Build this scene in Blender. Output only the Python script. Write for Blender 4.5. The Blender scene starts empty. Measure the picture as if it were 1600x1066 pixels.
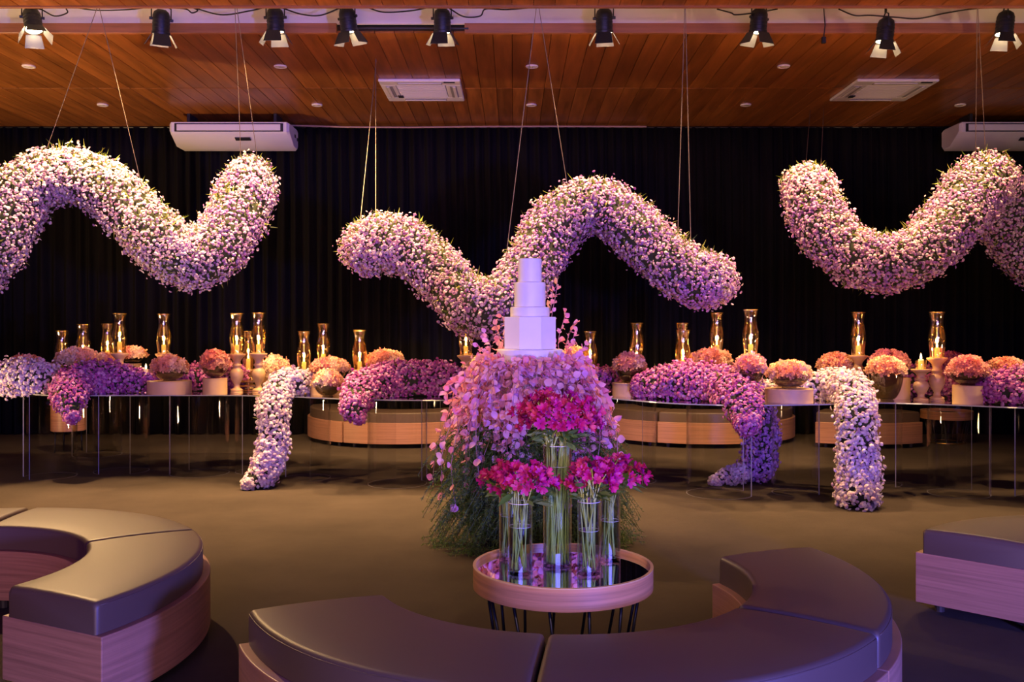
import bpy, math, random
import numpy as np
from mathutils import Vector, Matrix, Quaternion

random.seed(7); rng = np.random.default_rng(7)
S = bpy.context.scene
COL = S.collection
R = math.radians
PI = math.pi

# ------------------------------------------------------------------ camera
F, CX, CY, H = 1450.0, 803.0, 512.0, 1.42          # focal length (px of 1600), vanishing point, eye height
cam = bpy.data.cameras.new('camera')
cam.sensor_width = 36.0
cam.lens = F / 1600 * 36
cam.shift_x = (800 - CX) / 1600
cam.shift_y = (CY - 533) / 1600
cam.clip_end = 60
camo = bpy.data.objects.new('camera', cam)
camo.location = (0, 0, H); camo.rotation_euler = (R(90), 0, 0)
COL.objects.link(camo); S.camera = camo

# ------------------------------------------------------------------ world, exposure
w = bpy.data.worlds.new('world'); S.world = w; w.use_nodes = True
w.node_tree.nodes['Background'].inputs[0].default_value = (.25, .2, .3, 1)
w.node_tree.nodes['Background'].inputs[1].default_value = .02
S.view_settings.view_transform = 'Standard'
try: S.view_settings.look = 'None'
except Exception: pass
S.view_settings.exposure = 0.0
S.view_settings.gamma = 1.0
S.view_settings.use_curve_mapping = False

# ------------------------------------------------------------------ stage lamps behind the photographer
def spot(name, loc, target, color, energy, size=60, blend=.6, radius=.12):
    l = bpy.data.lights.new(name, 'SPOT'); l.color = color; l.energy = energy
    l.spot_size = R(size); l.spot_blend = blend; l.shadow_soft_size = radius
    o = bpy.data.objects.new(name, l); COL.objects.link(o); o.location = loc
    d = Vector(target) - Vector(loc)
    o.rotation_euler = d.to_track_quat('-Z', 'Y').to_euler()
    return o
VIOLET, BLUE, WARM = (.58, .40, 1.0), (.14, .15, 1.0), (1.0, .61, .26)
spot('stage_lamp_violet', (-3.6, -1.6, 2.6), (-1.8, 8.6, 2.75), VIOLET, 300, 46, radius=.25)
spot('stage_lamp_violet', (3.8, -1.6, 2.6), (1.8, 8.6, 2.75), VIOLET, 330, 46, radius=.25)
spot('stage_lamp_pink', (.9, -2.0, 2.4), (.15, 6.0, 1.0), (1.0, .58, .74), 300, 17)
spot('stage_lamp_blue', (2.9, -.6, .9), (.8, 3.6, .3), BLUE, 2200, 66, radius=.2)
spot('stage_lamp_magenta', (-2.4, -2.2, 1.25), (-2.3, 8.4, 2.25), (1.0, .12, .55), 270, 34)
spot('stage_lamp_magenta', (2.6, -2.2, 1.25), (2.3, 8.4, 2.25), (1.0, .12, .55), 270, 34)
spot('stage_lamp_warm', (.7, -1.0, 3.7), (.2, 3.82, .62), (1.0, .68, .36), 520, 15, .5)
# wide blue stage wash hung on the wall behind the photographer
al = bpy.data.lights.new('stage_wash_blue', 'AREA'); al.shape = 'RECTANGLE'; al.size = 5.0; al.size_y = 2.0; al.energy = 270; al.color = (.20, .18, 1.0)
alo = bpy.data.objects.new('stage_wash_blue', al); COL.objects.link(alo); alo.location = (.3, -3.2, 2.7); alo.rotation_euler = (R(85), 0, 0)
# warm uplights on the floor beyond the edges of the view, washing the timber ceiling
spot('uplight', (-6.9, 7.6, .25), (-3.8, 9.2, 4.1), (1, .62, .28), 900, 130, 1)
spot('uplight', (6.9, 5.0, .25), (4.0, 7.5, 4.1), (1, .62, .28), 300, 120, 1)
spot('uplight', (-1.0, -2.2, .3), (0, 6, 4.1), (1, .62, .28), 520, 130, 1)

# ------------------------------------------------------------------ helpers
def W(px, py, d): return Vector(((px - CX) * d / F, d, H + (CY - py) * d / F))
def zat(py, d): return H + (CY - py) * d / F
def xat(px, d): return (px - CX) * d / F

def lerp(a, b, t): return a + (b - a) * t

class MB:
    def __init__(s): s.v = []; s.f = []; s.m = []
    def add(s, vs, fs, mat=0, M=None):
        o = len(s.v)
        for p in vs:
            s.v.append(tuple(M @ Vector(p)) if M is not None else tuple(p))
        for f in fs: s.f.append(tuple(i + o for i in f)); s.m.append(mat)
        return s
    def box(s, x0, x1, y0, y1, z0, z1, mat=0, M=None):
        vs = [(x, y, z) for z in (z0, z1) for y in (y0, y1) for x in (x0, x1)]
        fs = [(0, 2, 3, 1), (4, 5, 7, 6), (0, 1, 5, 4), (2, 6, 7, 3), (0, 4, 6, 2), (1, 3, 7, 5)]
        return s.add(vs, fs, mat, M)
    def bbox(s, x0, x1, y0, y1, z0, z1, b, mat=0, M=None):
        # box with chamfered edges
        vs = []; cx, cy, cz = (x0+x1)/2, (y0+y1)/2, (z0+z1)/2
        hx, hy, hz = (x1-x0)/2, (y1-y0)/2, (z1-z0)/2
        idx = {}
        for sx in (-1, 1):
            for sy in (-1, 1):
                for sz in (-1, 1):
                    for a in range(3):
                        p = [hx-b, hy-b, hz-b]; p[a] += b
                        idx[(sx, sy, sz, a)] = len(vs)
                        vs.append((cx+sx*p[0], cy+sy*p[1], cz+sz*p[2]))
        fs = []
        def g(sx, sy, sz, a): return idx[(sx, sy, sz, a)]
        for q in (-1, 1):
            fs.append((g(q,-1,-1,0), g(q,1,-1,0), g(q,1,1,0), g(q,-1,1,0)) if q > 0 else (g(q,-1,-1,0), g(q,-1,1,0), g(q,1,1,0), g(q,1,-1,0)))
            fs.append((g(-1,q,-1,1), g(-1,q,1,1), g(1,q,1,1), g(1,q,-1,1)) if q > 0 else (g(-1,q,-1,1), g(1,q,-1,1), g(1,q,1,1), g(-1,q,1,1)))
            fs.append((g(-1,-1,q,2), g(1,-1,q,2), g(1,1,q,2), g(-1,1,q,2)) if q > 0 else (g(-1,-1,q,2), g(-1,1,q,2), g(1,1,q,2), g(1,-1,q,2)))
            for r in (-1, 1):
                fs.append((g(q,r,-1,0), g(q,r,1,0), g(q,r,1,1), g(q,r,-1,1)))
                fs.append((g(q,-1,r,0), g(q,1,r,0), g(q,1,r,2), g(q,-1,r,2)))
                fs.append((g(-1,q,r,1), g(1,q,r,1), g(1,q,r,2), g(-1,q,r,2)))
                for t in (-1, 1):
                    fs.append((g(q,r,t,0), g(q,r,t,1), g(q,r,t,2)))
        return s.add(vs, fs, mat, M)
    def lathe(s, prof, n=24, mat=0, M=None, close=False):
        # prof: list of (radius, z); r == 0 collapses to a pole
        rows = []; vs = []
        for r, z in prof:
            if r < 1e-6: rows.append([len(vs)]); vs.append((0, 0, z))
            else:
                rows.append(list(range(len(vs), len(vs) + n)))
                vs += [(r*math.cos(2*PI*i/n), r*math.sin(2*PI*i/n), z) for i in range(n)]
        fs = []
        pr = list(zip(rows, rows[1:]))
        if close: pr.append((rows[-1], rows[0]))
        for a, b in pr:
            for i in range(n):
                j = (i+1) % n
                if len(a) == 1 and len(b) == 1: continue
                if len(a) == 1: fs.append((a[0], b[j], b[i]))
                elif len(b) == 1: fs.append((a[i], a[j], b[0]))
                else: fs.append((a[i], a[j], b[j], b[i]))
        return s.add(vs, fs, mat, M)
    def tube(s, pts, r, n=6, mat=0, cap=True, M=None):
        pts = [Vector(p) for p in pts]; vs = []; m = len(pts)
        rr = r if hasattr(r, '__len__') else [r]*m
        t0 = (pts[1]-pts[0]).normalized()
        u = t0.orthogonal().normalized()
        for i, p in enumerate(pts):
            t = (pts[min(i+1, m-1)] - pts[max(i-1, 0)])
            t = t.normalized() if t.length > 1e-9 else t0
            u = (u - t*u.dot(t)); u = u.normalized() if u.length > 1e-6 else t.orthogonal().normalized()
            b = t.cross(u)
            for k in range(n):
                a = 2*PI*k/n
                vs.append(p + (u*math.cos(a) + b*math.sin(a))*rr[i])
        fs = [(i*n+k, i*n+(k+1) % n, (i+1)*n+(k+1) % n, (i+1)*n+k) for i in range(m-1) for k in range(n)]
        if cap: fs += [tuple(range(n-1, -1, -1)), tuple((m-1)*n+k for k in range(n))]
        return s.add(vs, fs, mat, M)
    def mesh(s, name, mats, smooth=False, angle=None):
        me = bpy.data.meshes.new(name); me.from_pydata(s.v, [], s.f)
        for m in (mats if isinstance(mats, (list, tuple)) else [mats]): me.materials.append(m)
        me.polygons.foreach_set('material_index', s.m)
        if smooth:
            me.polygons.foreach_set('use_smooth', [True]*len(s.f))
            if angle: 
                try: me.set_sharp_from_angle(angle=R(angle))
                except Exception: pass
        me.update(); return me
    def build(s, name, mats, parent=None, smooth=False, angle=None, loc=None):
        return link(name, s.mesh(name, mats, smooth, angle), parent, loc)

def link(name, me, parent=None, loc=None, M=None):
    o = bpy.data.objects.new(name, me); COL.objects.link(o)
    if parent is not None: o.parent = parent
    if M is not None: o.matrix_local = M
    if loc is not None: o.location = loc
    return o
def thing(name, label, cat, loc=(0, 0, 0), rz=0, group=None):
    o = bpy.data.objects.new(name, None); COL.objects.link(o)
    o.empty_display_size = .1; o.location = loc; o.rotation_euler = (0, 0, rz)
    return tag(o, label, cat, group)
def tag(o, label, cat, group=None):
    o['label'] = label; o['category'] = cat
    if group: o['group'] = group
    return o
def struct(o, label=None):
    o['kind'] = 'structure'
    if label: o['label'] = label
    return o

# ------------------------------------------------------------------ materials
def newmat(name):
    m = bpy.data.materials.new(name); m.use_nodes = True
    nt = m.node_tree
    return m, nt, nt.nodes['Principled BSDF'], nt.nodes['Material Output']
def N(nt, t, **kw):
    n = nt.nodes.new(t)
    for k, v in kw.items(): setattr(n, k, v)
    return n
def pm(name, col, rough=.5, metal=0, spec=.5, noise=None, bump=None, emit=None, rnd=0):
    """plain material; noise=(scale xyz, amount) mottles the colour, bump=(scale, strength), rnd varies by object"""
    m, nt, p, out = newmat(name); L = nt.links.new
    c = tuple(col) + (1,)
    p.inputs['Base Color'].default_value = c; p.inputs['Roughness'].default_value = rough
    p.inputs['Metallic'].default_value = metal; p.inputs['Specular IOR Level'].default_value = spec
    src = None
    tc = N(nt, 'ShaderNodeTexCoord')
    if noise:
        mp = N(nt, 'ShaderNodeMapping'); L(tc.outputs['Object'], mp.inputs[0]); mp.inputs['Scale'].default_value = noise[0]
        nz = N(nt, 'ShaderNodeTexNoise'); L(mp.outputs[0], nz.inputs['Vector']); nz.inputs['Scale'].default_value = 1; nz.inputs['Detail'].default_value = 5
        nz.inputs['Roughness'].default_value = .65
        if rnd:
            oi = N(nt, 'ShaderNodeObjectInfo'); ad = N(nt, 'ShaderNodeVectorMath', operation='SCALE')
            cmb = N(nt, 'ShaderNodeCombineXYZ')
            for k in range(3): L(oi.outputs['Random'], cmb.inputs[k])
            L(cmb.outputs[0], ad.inputs[0]); ad.inputs['Scale'].default_value = 37
            L(ad.outputs[0], mp.inputs['Location'])
        mr = N(nt, 'ShaderNodeMapRange'); L(nz.outputs['Fac'], mr.inputs[0])
        mr.inputs[1].default_value = .25; mr.inputs[2].default_value = .75
        mr.inputs[3].default_value = 1 - noise[1]; mr.inputs[4].default_value = 1 + noise[1]
        mx = N(nt, 'ShaderNodeVectorMath', operation='SCALE'); mx.inputs[0].default_value = col; L(mr.outputs[0], mx.inputs['Scale'])
        src = mx.outputs[0]
    if rnd:
        oi = N(nt, 'ShaderNodeObjectInfo'); mr = N(nt, 'ShaderNodeMapRange'); L(oi.outputs['Random'], mr.inputs[0])
        mr.inputs[3].default_value = 1 - rnd; mr.inputs[4].default_value = 1 + rnd
        mx = N(nt, 'ShaderNodeVectorMath', operation='SCALE')
        if src: L(src, mx.inputs[0])
        else: mx.inputs[0].default_value = col
        L(mr.outputs[0], mx.inputs['Scale']); src = mx.outputs[0]
    if src: L(src, p.inputs['Base Color'])
    if bump:
        nz = N(nt, 'ShaderNodeTexNoise'); L(tc.outputs['Object'], nz.inputs['Vector']); nz.inputs['Scale'].default_value = bump[0]; nz.inputs['Detail'].default_value = 3
        b = N(nt, 'ShaderNodeBump'); b.inputs['Strength'].default_value = bump[1]; b.inputs['Distance'].default_value = .01
        L(nz.outputs['Fac'], b.inputs['Height']); L(b.outputs[0], p.inputs['Normal'])
    if emit:
        p.inputs['Emission Color'].default_value = tuple(emit[0]) + (1,); p.inputs['Emission Strength'].default_value = emit[1]
    return m
def glass(name, tint, refl=.9, base=.05, rough=.0, pwr=4):
    """thin clear sheet: tinted see-through plus a reflection that grows towards grazing angles"""
    m, nt, p, out = newmat(name); L = nt.links.new; nt.nodes.remove(p)
    tr = N(nt, 'ShaderNodeBsdfTransparent'); tr.inputs[0].default_value = tuple(tint) + (1,)
    gl = N(nt, 'ShaderNodeBsdfGlossy'); gl.inputs['Roughness'].default_value = rough; gl.inputs[0].default_value = (1, 1, 1, 1)
    lw = N(nt, 'ShaderNodeLayerWeight'); lw.inputs['Blend'].default_value = .5
    pw = N(nt, 'ShaderNodeMath', operation='POWER'); L(lw.outputs['Facing'], pw.inputs[0]); pw.inputs[1].default_value = pwr
    ma = N(nt, 'ShaderNodeMath', operation='MULTIPLY_ADD'); L(pw.outputs[0], ma.inputs[0]); ma.inputs[1].default_value = refl; ma.inputs[2].default_value = base
    mx = N(nt, 'ShaderNodeMixShader'); L(ma.outputs[0], mx.inputs[0]); L(tr.outputs[0], mx.inputs[1]); L(gl.outputs[0], mx.inputs[2])
    L(mx.outputs[0], out.inputs['Surface'])
    return m
def attrmat(name, rough=.6, trans=.25):
    """petals: colour from the mesh attribute 'col', a little light passing through"""
    m, nt, p, out = newmat(name); L = nt.links.new
    a = N(nt, 'ShaderNodeAttribute', attribute_name='col')
    L(a.outputs['Color'], p.inputs['Base Color']); p.inputs['Roughness'].default_value = rough
    p.inputs['Specular IOR Level'].default_value = .2
    if trans:
        t = N(nt, 'ShaderNodeBsdfTranslucent'); L(a.outputs['Color'], t.inputs[0])
        mx = N(nt, 'ShaderNodeMixShader'); mx.inputs[0].default_value = trans
        L(p.outputs[0], mx.inputs[1]); L(t.outputs[0], mx.inputs[2]); L(mx.outputs[0], out.inputs['Surface'])
    return m
def rampmat(name, cols, rough=.5, trans=.2):
    """one colour per object out of a ramp"""
    m, nt, p, out = newmat(name); L = nt.links.new
    oi = N(nt, 'ShaderNodeObjectInfo'); r = N(nt, 'ShaderNodeValToRGB'); L(oi.outputs['Random'], r.inputs[0])
    e = r.color_ramp.elements
    while len(e) < len(cols): e.new(.5)
    for i, c in enumerate(cols): e[i].position = i/(len(cols)-1); e[i].color = tuple(c) + (1,)
    L(r.outputs[0], p.inputs['Base Color']); p.inputs['Roughness'].default_value = rough; p.inputs['Specular IOR Level'].default_value = .3
    t = N(nt, 'ShaderNodeBsdfTranslucent'); L(r.outputs[0], t.inputs[0])
    mx = N(nt, 'ShaderNodeMixShader'); mx.inputs[0].default_value = trans
    L(p.outputs[0], mx.inputs[1]); L(t.outputs[0], mx.inputs[2]); L(mx.outputs[0], out.inputs['Surface'])
    return m

M_plank = pm('ceiling_timber', (.30, .104, .022), .33, noise=((14, 1.2, 14), .45), rnd=.22)
M_dark = pm('plank_gap', (.02, .008, .004), .8)
M_fascia = pm('fascia_timber', (.36, .14, .06), .4, noise=((1.5, 20, 30), .3))
M_white = pm('recess_paint', (.80, .78, .82), .6, noise=((.7, .7, .7), .06))
M_carpet = pm('carpet', (.056, .042, .034), .95, spec=.1, noise=((1.1, 1.1, 1.1), .25), bump=(420, .5))
M_wall = pm('wall_paint', (.05, .03, .028), .8, noise=((2, 2, 2), .1))
M_curtain = pm('curtain_cloth', (.0065, .0055, .0058), .9, spec=.15, noise=((8, 8, 1.5), .3))
M_vinyl = pm('cushion_vinyl', (.085, .053, .042), .46, spec=.55, bump=(900, .06))
M_wood = pm('bench_veneer', (.33, .155, .10), .45, noise=((1.6, 1.6, 75), .32), rnd=.04)
M_foot = pm('bench_foot', (.03, .022, .02), .5)
M_traywood = pm('tray_veneer', (.46, .20, .09), .42, noise=((2, 2, 90), .32))
M_blackmetal = pm('black_metal', (.012, .012, .014), .38, metal=.3)
M_can = pm('lamp_black', (.010, .010, .012), .45)
M_flap = pm('barn_door_steel', (.22, .21, .21), .5, metal=.0)
M_lamp = pm('lamp_face', (1, .9, .7), .4, emit=((1, .75, .42), 40))
M_cable = pm('cable_rubber', (.008, .008, .009), .5)
M_acw = pm('appliance_white', (.74, .70, .72), .4)
M_acd = pm('appliance_dark', (.02, .02, .025), .4)
M_acg = pm('appliance_grey', (.30, .28, .29), .5)
M_top = glass('smoked_glass_top', (.80, .80, .80), .95, .06, 0, 3.2)
M_topedge = pm('glass_top_edge', (.35, .36, .36), .15)
M_acrylic = glass('clear_acrylic', (.955, .955, .965), .55, .012, .02)
M_acredge = pm('acrylic_cut_edge', (.34, .32, .38), .18, spec=.8)
M_amber = glass('amber_glass', (.93, .85, .62), .9, .20, .06)
M_clear = glass('clear_glass', (.90, .93, .93), .95, .07, .01, 2.6)
M_water = glass('water', (.88, .95, .93), .5, .05, 0, 3)
M_bowl = glass('bowl_glass', (.62, .60, .56), .8, .10)
M_mirror = pm('mirror', (.82, .82, .84), .015, metal=1)
M_tan = pm('turned_tan_lacquer', (.54, .33, .16), .42, noise=((6, 6, 20), .1))
M_boxm = pm('drum_box_card', (.62, .40, .21), .55, noise=((5, 5, 5), .06))
M_brass = pm('brass', (.75, .48, .16), .25, metal=1)
M_wax = pm('candle_wax', (.9, .72, .45), .5, emit=((1, .5, .15), .5))
M_wick = pm('wick', (.01, .01, .01), .9)
M_flame = pm('flame', (1, .7, .3), .5, emit=((1, .62, .22), 28))
M_icing = pm('sugar_icing', (.84, .79, .79), .42, noise=((9, 9, 9), .03))
M_petal = attrmat('petals')
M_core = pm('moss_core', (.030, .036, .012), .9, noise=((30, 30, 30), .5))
M_leafstuff = attrmat('greenery', .6, .3)
M_cord = pm('steel_cord', (.20, .15, .10), .5)
M_pinkleaf = rampmat('pink_leaf', [(.86, .30, .46), (.90, .38, .40), (.88, .46, .60), (.74, .34, .62), (.92, .52, .52)], .45, .3)
M_mag = rampmat('magenta_petal', [(.36, .008, .10), (.55, .012, .16), (.46, .01, .22), (.62, .05, .12), (.40, .012, .28)], .45, .3)
M_green = rampmat('green_leaf', [(.07, .15, .03), (.13, .22, .05), (.20, .27, .09)], .5, .25)
M_stem = pm('cut_stems', (.46, .55, .16), .5, noise=((20, 20, 3), .25))
M_twig = pm('vine_stem', (.45, .22, .26), .6)
M_lilac = pm('pipe_paint', (.42, .26, .20), .5)
M_downl = pm('downlight_trim', (.8, .72, .68), .4)

# ------------------------------------------------------------------ room shell
ZC = H + 2.67                       # underside of timber ceiling
YB = 12.45                          # wall behind the curtain
XW = 7.7; Y0 = -3.4
REC0, REC1 = 7.73, 8.38             # the lighting recess across the room
b = MB(); b.box(-XW-.2, XW+.2, Y0-.2, YB+.2, -.12, 0); struct(b.build('floor', M_carpet), 'dark grey-brown carpet floor of the hall')
b = MB(); b.box(-XW, XW, YB, YB+.15, 0, ZC+.6); struct(b.build('wall_back', M_wall), 'dark wall hidden behind the black curtain')
b = MB(); b.box(-XW-.15, -XW, Y0, YB, 0, ZC+.6); struct(b.build('wall_left', M_wall), 'dark side wall')
b = MB(); b.box(XW, XW+.15, Y0, YB, 0, ZC+.6); struct(b.build('wall_right', M_wall), 'dark side wall')
b = MB(); b.box(-XW, XW, Y0-.15, Y0, 0, ZC+.6); struct(b.build('wall_front', M_wall), 'dark wall behind the photographer')
ceil = bpy.data.objects.new('ceiling', None); COL.objects.link(ceil); struct(ceil, 'orange-brown timber plank ceiling with a white lighting recess')
ceil.location = (0, 0, ZC)
b = MB(); b.box(-XW, XW, Y0, REC0, .022, .06); b.box(-XW, XW, REC1+.03, YB, .022, .06); b.build('ceiling_backing', M_dark, ceil)
b = MB(); b.box(-XW, XW, REC0, REC1, .42, .46); b.box(-XW, XW, REC1, REC1+.03, .075, .46); b.box(-XW, XW, REC0-.03, REC0, .02, .46)
b.box(-XW, XW, REC1-.10, REC1, .255, .42)
b.build('recess_lining', M_white, ceil)
PW = .178
rows = [(Y0, REC0 - .002), (REC1 + .032, 10.345), (10.365, YB)]
pmesh = []
for y0, y1 in rows:
    m = MB(); m.bbox(-PW/2+.0025, PW/2-.0025, y0, y1, 0, .021, .002); pmesh.append(m.mesh('plank', M_plank))
npl = int(2*XW/PW)
for r_ in range(3):
    for i in range(npl):
        x = -XW + PW*(i+.5) + .03
        link('plank', pmesh[r_], ceil, (x, 0, random.uniform(0, .003)))
for x0, x1 in ((-XW, xat(526, 8.38)), (xat(726, 8.38), XW)):
    b = MB(); b.bbox(x0, x1, REC1-.012, REC1+.031, -.012, .078, .003); b.build('fascia_board', M_fascia, ceil)
b = MB(); b.bbox(-XW, XW, REC0-.03, REC0+.004, -.012, .02, .003); b.build('fascia_board', M_fascia, ceil)
b = MB(); b.bbox(4.49, 4.56, 10.83, YB-.1, -.012, .0, .002); b.build('ceiling_strip', M_fascia, ceil)

# ------------------------------------------------------------------ black curtain
nx = 1500; xs = np.linspace(-XW+.06, XW-.06, nx)
ph = np.cumsum(.55 + .5*np.interp(np.arange(nx), np.arange(0, nx, 12), rng.random(len(np.arange(0, nx, 12))))) * (2*XW/nx) * 48
amp = .035 + .03*np.interp(np.arange(nx), np.arange(0, nx, 30), rng.random(len(np.arange(0, nx, 30))))
zz = [0.012, .9, 2.0, 3.0, 3.7, ZC-.02]
vs = []
for k, z in enumerate(zz):
    f_ = 1.0 - .35*(z/ZC)**2
    yy = YB - .14 + amp*f_*np.sin(ph + .25*math.sin(k*1.7)) + .012*np.sin(ph*2.3+k)
    vs += [(float(a), float(c), z) for a, c in zip(xs, yy)]
fs = [(k*nx+i, k*nx+i+1, (k+1)*nx+i+1, (k+1)*nx+i) for k in range(len(zz)-1) for i in range(nx-1)]
b = MB(); b.add(vs, fs)
cu = thing('stage_curtain', 'floor-length black pleated curtain across the whole back wall', 'curtain', (0, 0, 0))
c1 = b.build('drape', M_curtain, cu, smooth=True)
sm = c1.modifiers.new('thickness', 'SOLIDIFY'); sm.thickness = .004
b = MB(); b.tube([(-XW+.05, YB-.14, ZC-.014), (XW-.05, YB-.14, ZC-.014)], .012, 8); b.build('rail', M_blackmetal, cu)
b = MB()
pp = [W(452, 196, 12.1), W(540, 198.5, 12.1), W(640, 199, 12.1), W(735, 198, 12.1), W(860, 197.5, 12.1), W(1010, 198, 12.1)]
b.tube(pp, .011, 8)
o = b.build('copper_pipe', M_lilac); tag(o, 'thin pale pipe running under the ceiling above the black curtain', 'pipe')

# ------------------------------------------------------------------ recessed downlights
m = MB(); m.lathe([(.036, -.004), (.056, -.012), (.064, -.008), (.066, .004)], 24); dl_ring = m.mesh('trim_ring', M_downl, True)
m = MB(); m.lathe([(0, .0), (.040, .0), (.040, -.003), (0, -.003)], 20); dl_disc = m.mesh('lens', M_white, True)
for (y, x0, n) in ((9.48, -4.956, 4), (11.125, -4.93, 5)):
    for i in range(n):
        where = (['above the crest of the first garland', 'between the first garland and the first cassette', 'above the crest of the middle garland', 'between the middle garland and the second cassette'] if n == 4 else
                 ['near the curtain, beside the first garland cords', 'near the curtain, between the hung air conditioner and first cassette', 'near the curtain, behind the middle garland crest', 'near the curtain, above the end of the middle garland', 'near the curtain, right by the second hung air conditioner'])[i]
        t = thing('downlight', 'small white recessed downlight ' + where, 'downlight', (x0 + 2.57*i, y, ZC), 0, 'recessed downlights')
        link('trim_ring', dl_ring, t); link('lens', dl_disc, t)

# ------------------------------------------------------------------ ceiling cassettes
def cassette(x, y, label):
    t = thing('ceiling_cassette', label, 'air conditioner', (x, y, ZC))
    s = .44
    b = MB()
    for (x0, x1, y0, y1) in ((-s, s, -s, -.27), (-s, s, .27, s), (-s, -.27, -.27, .27), (.27, s, -.27, .27)):
        b.bbox(x0, x1, y0, y1, -.032, 0, .008)
    b.build('panel', M_acw, t)
    b = MB(); b.box(-.27, .27, -.27, .27, -.016, -.008); b.build('grille_back', M_acd, t)
    for k in range(9):
        yy = -.24 + k*.06
        b = MB(); b.bbox(-.265, .265, yy-.02, yy+.02, -.034, -.018, .004); b.build('slat', M_acw, t)
    for k in range(4):
        Mx = Matrix.Rotation(k*PI/2, 4, 'Z')
        b = MB(); b.bbox(-.24, .24, .315, .385, -.037, -.031, .002, M=Mx); lv = b.build('louver', M_acg, t)
        b = MB(); b.bbox(-.235, .235, .345, .378, -.043, -.036, .002, M=Mx); b.build('louver_blade', M_acw, lv)
    b = MB(); b.bbox(.26, .38, -.42, -.385, -.038, -.031, .002); b.build('display', M_acd, t)
    b = MB(); b.bbox(-.30, -.24, .16, .24, -.042, -.03, .003); b.build('sensor', M_acd, t)
    return t
cassette(-1.017, 10.38, 'square white ceiling air conditioner cassette above the middle flower garland')
cassette(4.12, 10.38, 'square white ceiling air conditioner cassette with a timber strip running from it')

# ------------------------------------------------------------------ hung air conditioners
def hung_ac(xc, y, wdt, label):
    t = thing('hanging_air_conditioner', label, 'air conditioner', (xc, y, ZC))
    prof = [(0, -.135), (0, -.255), (.04, -.285), (.30, -.40), (.48, -.40), (.52, -.36), (.52, -.15), (.46, -.125), (.03, -.125)]
    b = MB(); h = wdt/2; n = len(prof)
    for e, (ins) in ((-h, .0), (h, 0)):
        pass
    secs = [(-h, .03), (-h+.03, 0), (h-.03, 0), (h, .03)]
    vs = []
    cy_, cz_ = .26, -.25
    for x, ins in secs:
        for (py, pz) in prof:
            vs.append((x, py + (ins if py < cy_ else -ins), pz + (ins*.6 if pz < cz_ else -ins*.6)))
    fs = [(i*n+k, i*n+(k+1) % n, (i+1)*n+(k+1) % n, (i+1)*n+k) for i in range(3) for k in range(n)]
    fs += [tuple(range(n-1, -1, -1)), tuple(3*n+k for k in range(n))]
    b.add(vs, fs); b.build('body', M_acw, t, True, 35)
    b = MB(); b.bbox(-h+.07, h-.07, -.010, .004, -.252, -.150, .003); b.build('outlet_frame', M_acd, t)
    b = MB(); b.bbox(-h+.10, h-.10, -.018, -.006, -.240, -.162, .003); b.build('flap', M_acw, t)
    A = Matrix.Translation((0, .10, -.322)) @ Matrix.Rotation(R(-24), 4, 'X')
    b = MB(); b.bbox(.05, .24, -.03, .03, -.006, .006, .002, M=A); b.build('display', M_acd, t)
    for sx in (-1, 1):
        b = MB(); b.bbox(sx*(h-.2)-.02, sx*(h-.2)+.02, .12, .40, -.13, 0, .003); b.build('bracket', M_acd, t)
    b = MB(); b.bbox(h-.004, h+.004, .30, .36, -.26, -.22, .001); b.bbox(h-.004, h+.004, .42, .47, -.28, -.24, .001); b.build('side_vent', M_acd, t)
hung_ac((265+450)/2*11.45/F - CX*11.45/F, 11.45, 1.48, 'long white hung air conditioner in front of the curtain above the first garland')
hung_ac(xat(1500, 11.45)+.74, 11.45, 1.48, 'long white hung air conditioner cut by the frame edge above the looped garland')

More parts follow.
